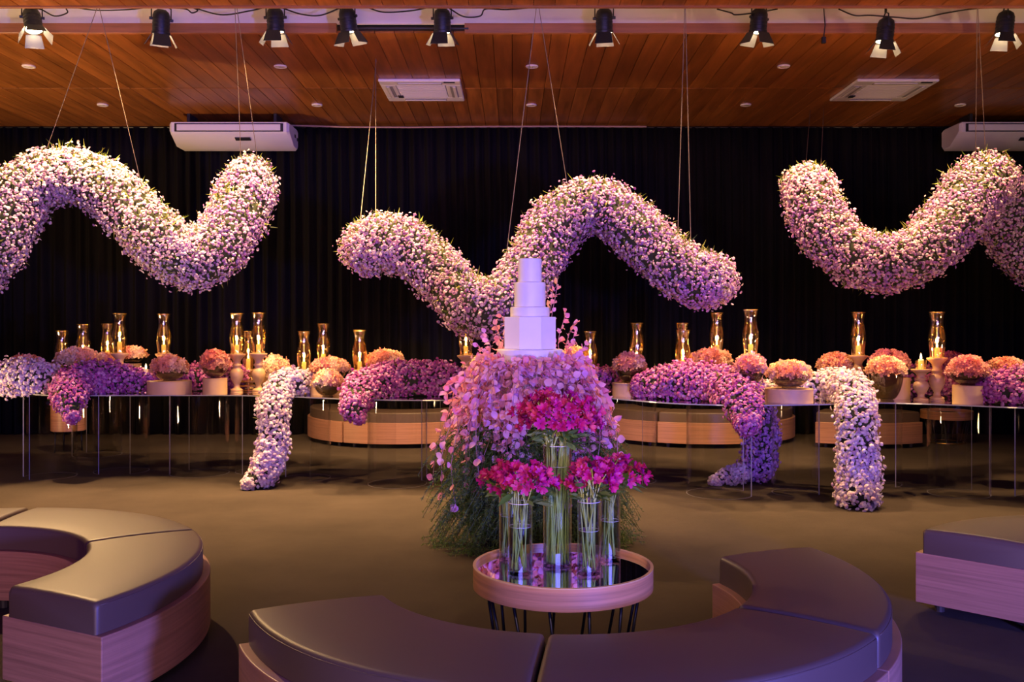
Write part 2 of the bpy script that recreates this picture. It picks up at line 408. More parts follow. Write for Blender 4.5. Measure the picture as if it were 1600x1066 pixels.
# ------------------------------------------------------------------ curved benches
RI, RO = .745, 1.25
def bench(center, a0, a1, label, cushion_only=False, group=None):
    """one 60 degree piece of a ring bench: veneered box, vinyl cushion, feet"""
    cx, cy = center; am = (a0+a1)/2
    t = thing('curved_bench', label, 'bench', (cx + math.cos(R(am))*(RI+RO)/2, cy + math.sin(R(am))*(RI+RO)/2, 0), 0, group)
    ox, oy = t.location.x - cx, t.location.y - cy
    def pt(a, r, z): return (r*math.cos(a)-ox, r*math.sin(a)-oy, z)
    def sector(r0, r1, z0, z1, ga, n=28):
        b = MB(); vs = []; fs = []
        A0, A1 = R(a0), R(a1)
        for i in range(n+1):
            a = lerp(A0, A1, i/n)
            # keep a parallel gap at the two ends
            for (r, z) in ((r0, z0), (r1, z0), (r1, z1), (r0, z1)):
                k = 1 if i == 0 else (-1 if i == n else 0)
                vs.append(pt(a + k*ga/r, r, z))
        for i in range(n):
            for k in range(4):
                fs.append((i*4+k, i*4+(k+1) % 4, (i+1)*4+(k+1) % 4, (i+1)*4+k))
        fs += [(3, 2, 1, 0), (n*4, n*4+1, n*4+2, n*4+3)]
        return b.add(vs, fs)
    o = sector(RI-.028, RO+.028, .052, .300, .003).build('base', M_wood, t)
    bv = o.modifiers.new('edge', 'BEVEL'); bv.width = .004; bv.segments = 2; bv.limit_method = 'ANGLE'
    # cushion: rounded rectangle swept along the arc, ends drawn in
    b = MB(); n = 30; z0, z1, rad = .301, .420, .022
    def ring(ins, dz=0):
        r0, r1 = RI+.004+ins, RO-.004-ins; zt = z1-dz
        out = [(r0, z0), (r1, z0)]
        for k in range(5):
            q = PI/2*k/4; out.append((r1-rad+rad*math.cos(q), zt-rad+rad*math.sin(q)))
        for f_ in (.75, .5, .25): out.append((lerp(r0, r1, f_), zt+.006*(1-(2*f_-1)**2)))
        for k in range(5):
            q = PI/2+PI/2*k/4; out.append((r0+rad+rad*math.cos(q), zt-rad+rad*math.sin(q)))
        return out
    secs = []
    for i in range(n+1): secs.append((lerp(R(a0), R(a1), i/n), 0, 0))
    L = []
    ends = [(.004, .012, .022), (.0065, .005, .011), (.014, .001, .003), (.024, 0, 0)]
    A0, A1 = R(a0), R(a1); rm = 1.0
    for g, ins, dz in ends: L.append((A0, g, ins, dz))
    for i in range(1, n): L.append((lerp(A0, A1, i/n), 0, 0, 0))
    for g, ins, dz in reversed(ends): L.append((A1, -g, ins, dz))
    vs = []; k_ = None
    for a, g, ins, dz in L:
        rr = ring(ins, dz); k_ = len(rr)
        for r, z in rr: vs.append(pt(a + g/r, r, z))
    fs = [(i*k_+k, i*k_+(k+1) % k_, (i+1)*k_+(k+1) % k_, (i+1)*k_+k) for i in range(len(L)-1) for k in range(k_)]
    fs += [tuple(range(k_-1, -1, -1)), tuple((len(L)-1)*k_+k for k in range(k_))]
    b.add(vs, fs); cu_ = b.build('cushion', M_vinyl, t, True, 60)
    # seam piping along the outer top edge
    b = MB(); b.tube([pt(lerp(A0+.02, A1-.02, i/24), RO-.0055, z1-.014) for i in range(25)], .0022, 5); b.build('piping', M_vinyl, cu_, True)
    for a in (a0+5, a1-5):
        for r in (RI+.04, RO-.05):
            p = pt(R(a), r, 0)
            b = MB(); b.lathe([(0, 0), (.022, 0), (.026, .056), (0, .056)], 12, M=Matrix.Translation(p)); b.build('foot', M_foot, t)
    return t
cm = (.2, 3.79)
bench(cm, 203, 263, 'dark vinyl bench piece with an open end, left of the seam below the mirror tray')
bench(cm, 263, 323, 'dark vinyl bench piece with a blue-lit outer side, between two seams of the half ring')
bench(cm, 323, 382, 'dark vinyl bench piece at the far end of the half ring around the mirror tray')
cl = (-2.63, 3.93)
bench(cl, -27, 33, 'golden-lit dark vinyl bench piece on a veneered base showing its square cut end')
bench(cl, 33, 92, 'dark vinyl bench piece bending round behind the golden-lit one')
bench(cl, 93, 152, 'dark vinyl bench piece behind the golden-lit ring, cut by the frame edge')
cr = (2.92, 3.74)
bench(cr, 76, 136, 'dark vinyl bench piece standing alone near the trailing white flower cascade, cut end showing')
bench(cr, 16, 75.5, 'dark vinyl bench piece following the lone one, out past the frame edge')
DFB = 10.88
far = [(xat(618, DFB), 'below the purple mound left of the cake')]
for px, angs, txt in ((618, (-120, -60), 'far curved bench seen under the tables straight below the purple mound left of the cake'),
                      (618, (-180, -121), 'far curved bench seen under the tables beside the white cascade left of the cake'),
                      (618, (-59, 0), 'far curved bench seen under the tables close beside the cake stand'),
                      (1115, (-120, -60), 'far curved bench seen under the tables behind the purple cascade'),
                      (1115, (-180, -121), 'far curved bench seen under the tables right next to the pink leaves'),
                      (1115, (-59, 0), 'far curved bench seen under the tables between purple and white cascades'),
                      (1365, (-120, -60), 'far curved bench seen under the tables next to the far tray table')):
    dd = DFB + (0 if px != 1365 else -.02)
    bench((xat(px, dd), dd + RO), angs[0], angs[1], txt)

# ------------------------------------------------------------------ round tray tables
def tray_table(c, rad, z0, z1, nleg, label, ring=False):
    t = thing('tray_table', label, 'coffee table', (c[0], c[1], 0))
    b = MB(); b.lathe([(0, z0), (rad, z0), (rad, z1-.002), (rad-.002, z1), (rad-.010, z1), (rad-.012, z1-.002), (rad-.012, z0+.045), (0, z0+.045)], 96)
    b.build('tray', M_traywood, t, True, 40)
    b = MB(); b.lathe([(0, z0+.046), (rad-.0125, z0+.046), (rad-.0125, z1-.018), (0, z1-.018)], 64); b.build('mirror', M_mirror, t, True, 30)
    b = MB(); b.lathe([(rad-.0118, z1-.003), (rad-.0118, z1+.0012), (rad+.0008, z1+.0012), (rad+.0008, z1-.003)], 96); b.build('rim', M_tan, t, True, 30)
    for k in range(nleg):
        a = 2*PI*(k+.3)/nleg
        p0 = Vector((math.cos(a)*rad*.86, math.sin(a)*rad*.86, z0)); p1 = Vector((math.cos(a+.12)*rad*.70, math.sin(a+.12)*rad*.70, .006))
        b = MB(); b.tube([p0, p1], .0065, 8); b.build('leg', M_blackmetal, t, True)
    b = MB(); b.tube([(math.cos(2*PI*i/48)*rad*.70, math.sin(2*PI*i/48)*rad*.70, .008) for i in range(49)], .0075, 6, cap=False); b.build('base_ring', M_blackmetal if not ring else M_brass, t, True)
    return t
TR = (.2, 3.80)
tray_table(TR, .367, .365, .452, 13, 'round wooden tray table with mirror top and thin black rod legs')
MZ = .452 - .018
dF = 11.45
tray_table((xat(1479, dF), dF), .30, .30, .40, 11, 'small far wooden tray table on thin rods seen under the tables', True)

t = thing('drum_stool', 'pinkish wooden drum stool on thin dark legs under the end of the tables', 'stool', (xat(107, 10.6), 10.6, 0))
b = MB(); b.lathe([(0, .245), (.18, .245), (.185, .25), (.185, .58), (.18, .585), (0, .585)], 40); b.build('drum', M_traywood, t, True, 40)
for k in range(4):
    a = PI/4 + k*PI/2
    b = MB(); b.tube([(math.cos(a)*.14, math.sin(a)*.14, .25), (math.cos(a)*.15, math.sin(a)*.15, 0)], .008, 8); b.build('leg', M_blackmetal, t, True)

# ------------------------------------------------------------------ serpentine glass tables
TZ = .79
LX, LD = zip(*[(-5.2, 8.9), (-4.75, 8.75), (-4.19, 8.65), (-2.59, 8.68), (-2.01, 8.5), (-1.46, 8.2), (-.91, 8.08), (-.46, 8.1), (-.07, 8.35), (.2, 8.6)])
RX, RD = zip(*[(.3, 8.95), (.61, 8.65), (.864, 8.3), (1.27, 7.78), (1.6, 7.6), (2.015, 7.55), (2.67, 7.67), (3.07, 7.84), (3.5, 7.66), (4.01, 7.32), (4.6, 7.15)])
def front(x):
    xs_ = np.linspace(x-.15, x+.15, 9)
    return float(np.mean(np.interp(xs_, LX, LD) if x < .25 else np.interp(xs_, RX, RD)))
DEP = 1.35
def table(xl, xr, label, peds, xl_b=None, xr_b=None, round_l=0, round_r=0):
    xl_b = xl if xl_b is None else xl_b; xr_b = xr if xr_b is None else xr_b
    cx = (xl+xr)/2; cyy = front(cx)+DEP/2
    t = thing('glass_table', label, 'table', (cx, cyy, 0))
    pts = []; n = 28
    for i in range(n+1):
        x = lerp(xl, xr, i/n); e = 0
        if round_l and x-xl < round_l: q = 1-(x-xl)/round_l; e = round_l*.8*(1-math.sqrt(max(0, 1-q*q)))
        if round_r and xr-x < round_r: q = 1-(xr-x)/round_r; e = round_r*.8*(1-math.sqrt(max(0, 1-q*q)))
        pts.append((x, front(x)+e))
    for i in range(n+1):
        x = lerp(xr_b, xl_b, i/n); e = 0
        if round_l and x-xl < round_l: q = 1-(x-xl)/round_l; e = round_l*.8*(1-math.sqrt(max(0, 1-q*q)))
        if round_r and xr-x < round_r: q = 1-(xr-x)/round_r; e = round_r*.8*(1-math.sqrt(max(0, 1-q*q)))
        pts.append((x, front(x)+DEP-e))
    m_ = len(pts)
    vs = [(x-cx, y-cyy, TZ-.010) for x, y in pts] + [(x-cx, y-cyy, TZ) for x, y in pts]
    b = MB(); b.add(vs, [tuple(range(m_-1, -1, -1)), tuple(range(m_, 2*m_))], 0)
    b.f += [(i, (i+1) % m_, m_+(i+1) % m_, m_+i) for i in range(m_)]; b.m += [1]*m_
    b.build('table_top', [M_top, M_topedge], t)
    for (px, yb, rr, aopen, span) in peds:
        d = F*H/(yb-CY) + rr*.9; X = xat(px, d)
        n2 = 40; th = .008; b = MB(); vs = []
        for i in range(n2+1):
            a = R(aopen) + R(span)*i/n2
            for (r, z) in ((rr, 0.001), (rr-th, 0.001), (rr-th, TZ-.0105), (rr, TZ-.0105)):
                vs.append((X-cx + r*math.cos(a), d-cyy + r*math.sin(a), z))
        for i in range(n2):
            for k in range(4):
                b.f.append((i*4+k, (i+1)*4+k, (i+1)*4+(k+1) % 4, i*4+(k+1) % 4)); b.m.append(0 if k in (1, 3) else 1)
        b.v = vs
        b.f += [(0, 1, 2, 3), (n2*4+3, n2*4+2, n2*4+1, n2*4)]; b.m += [1, 1]
        b.build('pedestal', [M_acrylic, M_acredge], t, True, 40)
    return t
table(-4.78, -2.06, 'smoky glass table top on clear acrylic columns at the white flower mound end',
      [(78, 750, .24, 250, 300), (190, 742, .26, 310, 290), (312, 746, .28, 190, 300), (408, 742, .25, 300, 300), (152, 715, .26, 200, 300)], round_l=.55)
table(-2.05, .02, 'smoky glass table top on clear acrylic columns under the purple mound left of the cake',
      [(480, 752, .22, 290, 240), (621, 763, .27, 100, 300), (705, 745, .25, 200, 280)], round_r=.5)
table(.45, 1.86, 'smoky glass table top on clear acrylic columns right of the pink leaves',
      [(985, 757, .24, 290, 280), (1124, 780, .28, 30, 300)], xr_b=1.95, round_l=.4)
table(1.88, 3.02, 'smoky glass table top on clear acrylic columns between purple and white cascades',
      [(1243, 776, .20, 330, 280), (1362, 762, .26, 300, 290)], xl_b=2.42)
table(3.03, 4.7, 'smoky glass table top on clear acrylic columns cut by the frame edge',
      [(1498, 779, .25, 40, 310), (1640, 790, .26, 200, 300)])

# ------------------------------------------------------------------ flower machinery
def smooth_path(pts, n=160):
    """Catmull-Rom through rows (x, y, z, r)"""
    P = np.array(pts, float); P = np.vstack([2*P[0]-P[1], P, 2*P[-1]-P[-2]])
    P[:, 3] = np.maximum(P[:, 3], .02)
    k = len(P)-3; out = []
    for u in np.linspace(0, k-1e-6, n):
        i = int(u); t = u-i; p0, p1, p2, p3 = P[i:i+4]
        out.append(.5*(2*p1 + (p2-p0)*t + (2*p0-5*p1+4*p2-p3)*t*t + (3*p1-p0-3*p2+p3)*t**3))
    return np.array(out)
def tube_surface(path, n, lump=.10, zmin=None, seed=0, over=2.6):
    """n points on the skin of a lumpy sausage along path; returns pos, outward normal, path fraction"""
    g = np.random.default_rng(seed); m = int(n*over)
    pr = path[:, 3].copy(); ln_ = np.linalg.norm(np.diff(path[:, :3], axis=0), axis=1).sum(); cap_ = pr.sum()*path[:, 3].mean()/max(ln_, .1); pr[[0, 1, -2, -1]] = cap_*.8; pr /= pr.sum()
    i = g.choice(len(path), m, p=pr)
    v = g.normal(size=(m, 3))
    tg = np.gradient(path[:, :3], axis=0); tg /= np.linalg.norm(tg, axis=1)[:, None] + 1e-9
    inner = (i > 1) & (i < len(path)-2)
    v = np.where(inner[:, None], v - tg[i]*((v*tg[i]).sum(1)*g.uniform(.55, 1.0, m))[:, None], v)
    v /= np.linalg.norm(v, axis=1)[:, None]
    c = path[i, :3]; r = path[i, 3]
    p = c + v*r[:, None]
    d = np.linalg.norm(p[:, None, :] - path[None, :, :3], axis=2) / path[None, :, 3]
    j = d.argmin(1); keep = d.min(1) > .955
    if zmin is not None: keep &= zmin(p)
    p, v, j = p[keep][:n], v[keep][:n], j[keep][:n]
    nn = p - path[j, :3]; nn /= np.linalg.norm(nn, axis=1)[:, None] + 1e-9
    ph_ = g.random(6)*6
    s = (np.sin(p[:, 0]*17+ph_[0]) + np.sin(p[:, 1]*19+ph_[1]) + np.sin(p[:, 2]*18+ph_[2]) + .8*np.sin(p[:, 0]*41+p[:, 2]*37+ph_[3]))/3.8
    s2 = np.sin(p[:, 0]*63+ph_[4])*np.sin(p[:, 1]*58+ph_[5])*np.sin(p[:, 2]*61+ph_[0])
    off = path[j, 3]*(lump*s + .07*s2 + g.uniform(-.12, .05, len(p)) + (g.random(len(p)) < .20)*g.uniform(0, .22, len(p)))
    return p + nn*off[:, None], nn, j/len(path)
def scatter(name, parent, tmpl, pos, nrm, scale, col, mat, jit=.45, seed=1, kind='stuff', smooth=False):
    g = np.random.default_rng(seed); n = len(pos)
    tv, tf = tmpl; tv = np.array(tv, float); tf = np.array(tf, int)
    nr = nrm + g.normal(size=(n, 3))*jit; nr /= np.linalg.norm(nr, axis=1)[:, None]
    a = g.normal(size=(n, 3)); t = np.cross(nr, a); t /= np.linalg.norm(t, axis=1)[:, None]; bb = np.cross(nr, t)
    sc = np.broadcast_to(np.asarray(scale, float), (n,))[:, None, None]
    V = pos[:, None, :] + sc*(tv[None, :, 0:1]*t[:, None, :] + tv[None, :, 1:2]*bb[:, None, :] + tv[None, :, 2:3]*nr[:, None, :])
    V = V.reshape(-1, 3) - np.array(parent.location)
    Fc = (tf[None] + (np.arange(n)*len(tv))[:, None, None]).reshape(-1, 3)
    me = bpy.data.meshes.new(name)
    me.vertices.add(len(V)); me.vertices.foreach_set('co', V.astype(np.float32).ravel())
    me.loops.add(Fc.size); me.loops.foreach_set('vertex_index', Fc.astype(np.int32).ravel())
    me.polygons.add(len(Fc)); me.polygons.foreach_set('loop_start', np.arange(0, Fc.size, 3, dtype=np.int32))
    me.update(calc_edges=True)
    ca = me.color_attributes.new('col', 'FLOAT_COLOR', 'POINT')
    c4 = np.ones((n, len(tv), 4), np.float32); c4[:, :, :3] = np.clip(col, 0, 1)[:, None, :]
    ca.data.foreach_set('color', c4.ravel())
    if smooth: me.polygons.foreach_set('use_smooth', [True]*len(Fc))
    me.materials.append(mat)
    o = link(name, me, parent)
    if kind: o['kind'] = kind
    return o
# templates (unit radius, facing +z)
def t_pom():
    v = [(0, 0, .62)]; f = []
    for k in range(6): a = k*PI/3; v.append((.62*math.cos(a), .62*math.sin(a), .42))
    for k in range(6): a = k*PI/3+PI/6; v.append((1.0*math.cos(a), 1.0*math.sin(a), .0))
    for k in range(6):
        j = (k+1) % 6
        f += [(0, 1+k, 1+j), (1+k, 7+k, 1+j), (1+j, 7+k, 7+j)]
    return v, f
def t_four():
    v = [(0, 0, .12)]; f = []
    for k in range(4):
        a = k*PI/2; c, s = math.cos(a), math.sin(a); c1, s1 = math.cos(a+.5), math.sin(a+.5); c0, s0 = math.cos(a-.5), math.sin(a-.5)
        o = len(v); v += [(.75*c0, .75*s0, .30), (1.0*c, 1.0*s, .16), (.75*c1, .75*s1, .30)]
        f += [(0, o, o+1), (0, o+1, o+2)]
    return v, f
def t_star(n=5, cup=.3):
    v = [(0, 0, 0)]; f = []
    for k in range(n):
        a = 2*PI*k/n; da = PI/n
        o = len(v); v += [(.6*math.cos(a-da*.75), .6*math.sin(a-da*.75), cup), (math.cos(a), math.sin(a), cup*.8), (.6*math.cos(a+da*.75), .6*math.sin(a+da*.75), cup)]
        f += [(0, o, o+1), (0, o+1, o+2)]
    return v, f
def t_blade(): return [(-.10, 0, 0), (.10, 0, 0), (.0, .12, 1)], [(0, 1, 2)]
def t_leaf(): return [(0, 0, 0), (-.28, .1, .5), (.28, .1, .5), (0, 0, 1)], [(0, 2, 1), (1, 2, 3)]
POM, FOUR, STAR, BLADE, LEAF = t_pom(), t_four(), t_star(), t_blade(), t_leaf()
def palette(n, cols, wts, seed, var=.18):
    g = np.random.default_rng(seed); i = g.choice(len(cols), n, p=np.array(wts)/sum(wts))
    c = np.array(cols)[i]; return c*(1 + g.uniform(-var, var, (n, 1))) + g.uniform(-.02, .02, (n, 3))
GREENS = [(.08, .12, .02), (.17, .20, .04), (.28, .29, .07)]
def core_mesh(path, parent, f_=.86, zclip=None):
    b = MB(); sel = path[::4]; loc = parent.location
    pts = [Vector(p[:3])-loc for p in sel]; rr = [max(.01, p[3]*f_) for p in sel]
    d0 = (pts[0]-pts[1]).normalized(); d1 = (pts[-1]-pts[-2]).normalized()
    pts = [pts[0]+d0*rr[0]*.7, pts[0]+d0*rr[0]*.45] + pts + [pts[-1]+d1*rr[-1]*.45, pts[-1]+d1*rr[-1]*.7]
    rr = [rr[0]*.3, rr[0]*.7] + rr + [rr[-1]*.7, rr[-1]*.3]
    b.tube(pts, rr, 12)
    if zclip is not None:
        b.v = [(x, y, max(z, zclip(x+loc.x, y+loc.y)-loc.z)) for x, y, z in b.v]
    b.build('moss_core', M_core, parent, True)

# ------------------------------------------------------------------ hanging garlands
def garland(pts, label, cords, n, seed, cols, purple=()):
    """pts: (px, py, depth, radius px)"""
    wp = [tuple(W(px, py, d)) + (r*d/F,) for px, py, d, r in pts]
    path = smooth_path(wp, 200)
    mid = path[len(path)//2]
    t = thing('flower_garland', label, 'garland', (mid[0], mid[1], float(path[:, 2].min())))
    core_mesh(path, t)
    pos, nr, u = tube_surface(path, n, .10, seed=seed)
    c = palette(len(pos), cols, [3, 3, 2, 1.2], seed)
    c2 = palette(len(pos), [(.42, .20, .46), (.30, .12, .36), (.52, .30, .52)], [3, 2, 2], seed+9)
    pw_ = np.zeros(len(pos))
    for u0, wd in purple: pw_ += .8*np.exp(-((u-u0)/wd)**2)
    pk_ = np.random.default_rng(seed+4).random(len(pos)) < pw_*(.7+.5*np.sin(pos[:, 2]*14+pos[:, 1]*11))
    c = np.where(pk_[:, None], c2, c)
    g = np.random.default_rng(seed+1)
    sc = g.uniform(.009, .0185, len(pos))
    scatter('blossoms', t, POM, pos, nr, sc, c, M_petal, .5, seed)
    pos, nr, u = tube_surface(path, n//3, .10, seed=seed+5)
    up = np.clip(nr[:, 2], 0, 1)
    keep = g.random(len(pos)) < .45 + .55*up
    pos, nr, up = pos[keep], nr[keep], up[keep]
    scatter('sprigs', t, BLADE, pos - nr*.03, nr, g.uniform(.04, .08, len(pos)) + .03*up, palette(len(pos), GREENS, [2, 3, 2], seed), M_leafstuff, .55, seed+2)
    for (p0, p1) in cords:
        a, bq = W(*p0), W(*p1)
        a.z = min(a.z, ZC-.001) if p0[2] > 8.4 or p0[2] < 7.75 else a.z
        b = MB(); b.tube([a-t.location, bq-t.location], .0032, 5); b.build('cord', M_cord, t)
    return t
LIL = [(.66, .50, .50), (.54, .32, .43), (.42, .21, .40), (.32, .12, .27)]
LIL2 = [(.76, .64, .63), (.64, .46, .53), (.50, .31, .46), (.38, .18, .32)]
def ceild(py): return F*2.67/(CY-py)
garland([(-60, 440, 8.2, 46), (-20, 395, 8.25, 46), (8, 345, 8.3, 46), (40, 295, 8.4, 44), (95, 274, 8.5, 41), (150, 285, 8.5, 42), (200, 325, 8.45, 43), (245, 372, 8.4, 45), (285, 405, 8.4, 43),
         (325, 402, 8.45, 42), (358, 360, 8.6, 44), (383, 310, 8.8, 45), (391, 284, 8.85, 38)],
        'flower garland of white and lilac blossoms waving up beneath the hung air conditioner',
        [((152, 11.5, 7.73), (66, 252, 8.45)), ((155, 11.5, 7.73), (226, 310, 8.45)), ((367, 11.5, 7.73), (377, 262, 8.85)), ((370, 11.5, 7.73), (404, 262, 8.85))],
        15000, 11, LIL2, [(.84, .10)])
garland([(572, 388, 8.5, 41), (612, 380, 8.45, 44), (655, 400, 8.4, 42), (695, 438, 8.3, 42), (730, 474, 8.2, 44), (768, 486, 8.2, 43), (805, 455, 8.3, 42), (838, 405, 8.45, 44), (868, 352, 8.55, 44),
         (918, 322, 8.6, 41), (965, 336, 8.55, 42), (1005, 372, 8.5, 42), (1045, 408, 8.45, 41), (1085, 436, 8.45, 42), (1112, 438, 8.5, 40)],
        'flower garland of cream and lilac blossoms rising and dipping right behind the cake',
        [((588, ceild(94) and 94, ceild(94)), (563, 345, 8.5)), ((587, 92, ceild(92)), (587, 345, 8.5)), ((838, 11.5, 7.73), (785, 450, 8.2)), ((842, 11.5, 7.73), (888, 300, 8.6)),
         ((1070, 11.5, 7.73), (1058, 400, 8.45)), ((1071, 11.5, 7.73), (1080, 405, 8.45))],
        15500, 23, LIL, [(.55, .06), (.72, .06), (.93, .06)])
garland([(1262, 292, 8.7, 37), (1272, 325, 8.6, 41), (1296, 368, 8.5, 42), (1338, 402, 8.4, 43), (1388, 412, 8.35, 43), (1440, 394, 8.35, 43), (1484, 352, 8.4, 44), (1512, 310, 8.5, 45), (1540, 280, 8.7, 42),
         (1562, 312, 9.0, 40), (1580, 358, 9.2, 41), (1612, 398, 9.3, 43), (1670, 430, 9.3, 44)],
        'flower garland of purple and cream blossoms hanging as a deep loop near the frame edge',
        [((1266, 172, ceild(172)), (1258, 272, 8.7)), ((1287, 168, ceild(168)), (1282, 275, 8.65)), ((1527, 11.5, 7.73), (1524, 262, 8.65)), ((1528, 11.5, 7.73), (1541, 262, 8.7))],
        15500, 37, LIL, [(.12, .08), (.30, .06), (.54, .10)])

# ------------------------------------------------------------------ blossom runs on the tables
def on_table(p):
    x, y, z = p[:, 0], p[:, 1], p[:, 2]
    fr = np.where(x < .25, np.interp(x, LX, LD), np.interp(x, RX, RD))
    over = (y > fr-.01)
    return np.where(over & (z > .45), z > TZ+.008, z > .01)
def clipz(x, y):
    fr = float(np.interp(x, LX, LD) if x < .25 else np.interp(x, RX, RD))
    return TZ+.003 if y > fr-.02 else .004
MAG = [(.52, .16, .38), (.40, .08, .30), (.62, .30, .50), (.28, .05, .24)]
WHI = [(.84, .74, .72), (.76, .60, .65), (.70, .52, .60), (.56, .36, .48)]
def run(pts, label, n, seed, cols, size=(.013, .019), free=False, name='flower_mound', cat='flowers'):
    """pts: (px, depth, height above table top, radius m)"""
    wp = [(xat(px, d), d, TZ+dz, r) for px, d, dz, r in pts]
    path = smooth_path(wp, 110)
    zb = max(0.0, float((path[:, 2]-path[:, 3]).min()))
    t = thing(name, label, cat, (path[0, 0], path[0, 1], TZ if not free else 0))
    zm = (lambda p: p[:, 2] > .008) if free else on_table
    core_mesh(path, t, .84, None if free else clipz)
    pos, nr, u = tube_surface(path, int(n*1.35), .13, zmin=zm, seed=seed)
    g = np.random.default_rng(seed+1)
    c = palette(len(pos), cols, [3, 3, 2, 1.5], seed)
    scatter('blossoms', t, POM, pos, nr, g.uniform(size[0], size[1], len(pos)), c, M_petal, .5, seed)
    pos, nr, u = tube_surface(path, n//4, .13, zmin=zm, seed=seed+5)
    scatter('sprigs', t, BLADE, pos-nr*.03, nr, g.uniform(.04, .07, len(pos)), palette(len(pos), GREENS, [3, 3, 1], seed), M_leafstuff, .7, seed+2)
    return t
run([(-25, 8.95, .12, .16), (25, 8.85, .13, .18), (62, 8.82, .13, .17), (85, 8.95, .12, .13)], 'mound of white blossoms at the end of the tables', 2100, 101, WHI, (.014, .0215))
run([(232, 9.05, .09, .10), (195, 8.98, .12, .15), (155, 8.92, .13, .17), (120, 8.75, .10, .18), (107, 8.52, -.03, .14), (112, 8.44, -.17, .07)],
    'purple blossom mound spilling over the table edge beside the white mound', 2300, 103, MAG)
run([(292, 9.2, .11, .13), (330, 9.35, .13, .15), (366, 9.25, .12, .13)], 'purple blossom mound behind the pink blossoms on a drum box', 1100, 105, MAG)
run([(500, 8.98, .09, .09), (470, 8.75, .11, .12), (440, 8.52, .08, .13), (427, 8.36, -.06, .135), (429, 8.3, -.28, .125), (424, 8.27, -.50, .13), (410, 8.22, -.66, .12), (388, 8.12, -.74, .06)],
    'white blossom cascade trailing to the floor left of the cake', 2600, 107, WHI, (.014, .0215), name='flower_cascade')
run([(705, 8.65, .12, .16), (655, 8.55, .14, .18), (605, 8.45, .13, .18), (568, 8.24, .06, .17), (553, 8.0, -.06, .11), (561, 7.97, -.15, .05)],
    'purple blossom mound spilling over the table edge left of the cake', 2600, 109, MAG)
run([(925, 9.05, .12, .14), (952, 8.95, .11, .12)], 'small purple blossom mound tucked right of the pink leaves', 600, 111, MAG)
run([(1006, 8.35, .09, .11), (1045, 8.22, .14, .16), (1095, 8.1, .14, .18), (1135, 7.92, .09, .19), (1158, 7.62, .0, .17), (1166, 7.42, -.13, .10)],
    'long purple blossom mound curving over the table edge right of the cake', 2600, 113, MAG)
run([(1168, 8.3, .06, .15), (1183, 8.42, -.12, .15), (1190, 8.5, -.38, .16), (1186, 8.52, -.60, .155), (1182, 8.5, -.68, .13)],
    'purple blossom cascade hanging to the floor between two tables', 1500, 115, [(.48, .26, .55), (.40, .18, .46), (.56, .34, .58), (.32, .12, .36)], free=True, name='flower_cascade')
run([(1158, 8.42, -.69, .08), (1138, 8.38, -.71, .08), (1116, 8.34, -.75, .045)], 'small heap of white blossoms on the floor beside the purple cascade', 480, 117, WHI, (.013, .02), free=True)
run([(1198, 8.3, .08, .08), (1250, 8.2, .10, .11), (1300, 8.02, .12, .14), (1332, 7.75, .08, .16), (1338, 7.5, -.08, .15), (1340, 7.44, -.36, .15), (1342, 7.4, -.58, .165), (1338, 7.32, -.70, .15)],
    'thick white blossom cascade trailing to the floor right of the cake', 3500, 119, WHI, (.014, .021), name='flower_cascade')
run([(1408, 8.55, .13, .14), (1450, 8.45, .14, .14), (1482, 8.35, .13, .13)], 'purple blossom mound behind the two turned candlesticks', 1000, 121, MAG)
run([(1548, 7.72, .11, .15), (1590, 7.66, .13, .17), (1640, 7.62, .13, .17)], 'purple blossom mound at the frame edge beside the drum box', 1500, 123, MAG)

# ------------------------------------------------------------------ bowls of hydrangea on drum boxes
def bowl_mesh(rr, h, foot):
    b = MB(); th = .004
    k = 10; outp = [(foot, 0), (foot*.95, .008)]
    inn = []
    for i in range(k+1):
        q = i/k; r = lerp(foot*.8, rr, math.sin(q*PI/2)**.9); z = .012 + (h-.012)*(1-math.cos(q*PI/2))**.8
        outp.append((r, z)); inn.append((max(r-th, .002), z + (th if i < k else 0)))
    prof = [(0, 0)] + outp + inn[::-1] + [(0, .016)]
    b.lathe(prof, 36)
    return b.mesh('bowl', M_bowl, True, 50)
PEACH = [(.82, .40, .20), (.84, .48, .28), (.78, .32, .20), (.86, .56, .36)]
PINKH = [(.76, .28, .22), (.74, .33, .30), (.64, .20, .19), (.82, .42, .32)]
REDH = [(.62, .14, .14), (.52, .10, .16), (.70, .22, .2), (.45, .08, .1)]
CREAM = [(.84, .56, .32), (.84, .49, .27), (.84, .62, .42), (.80, .42, .24)]
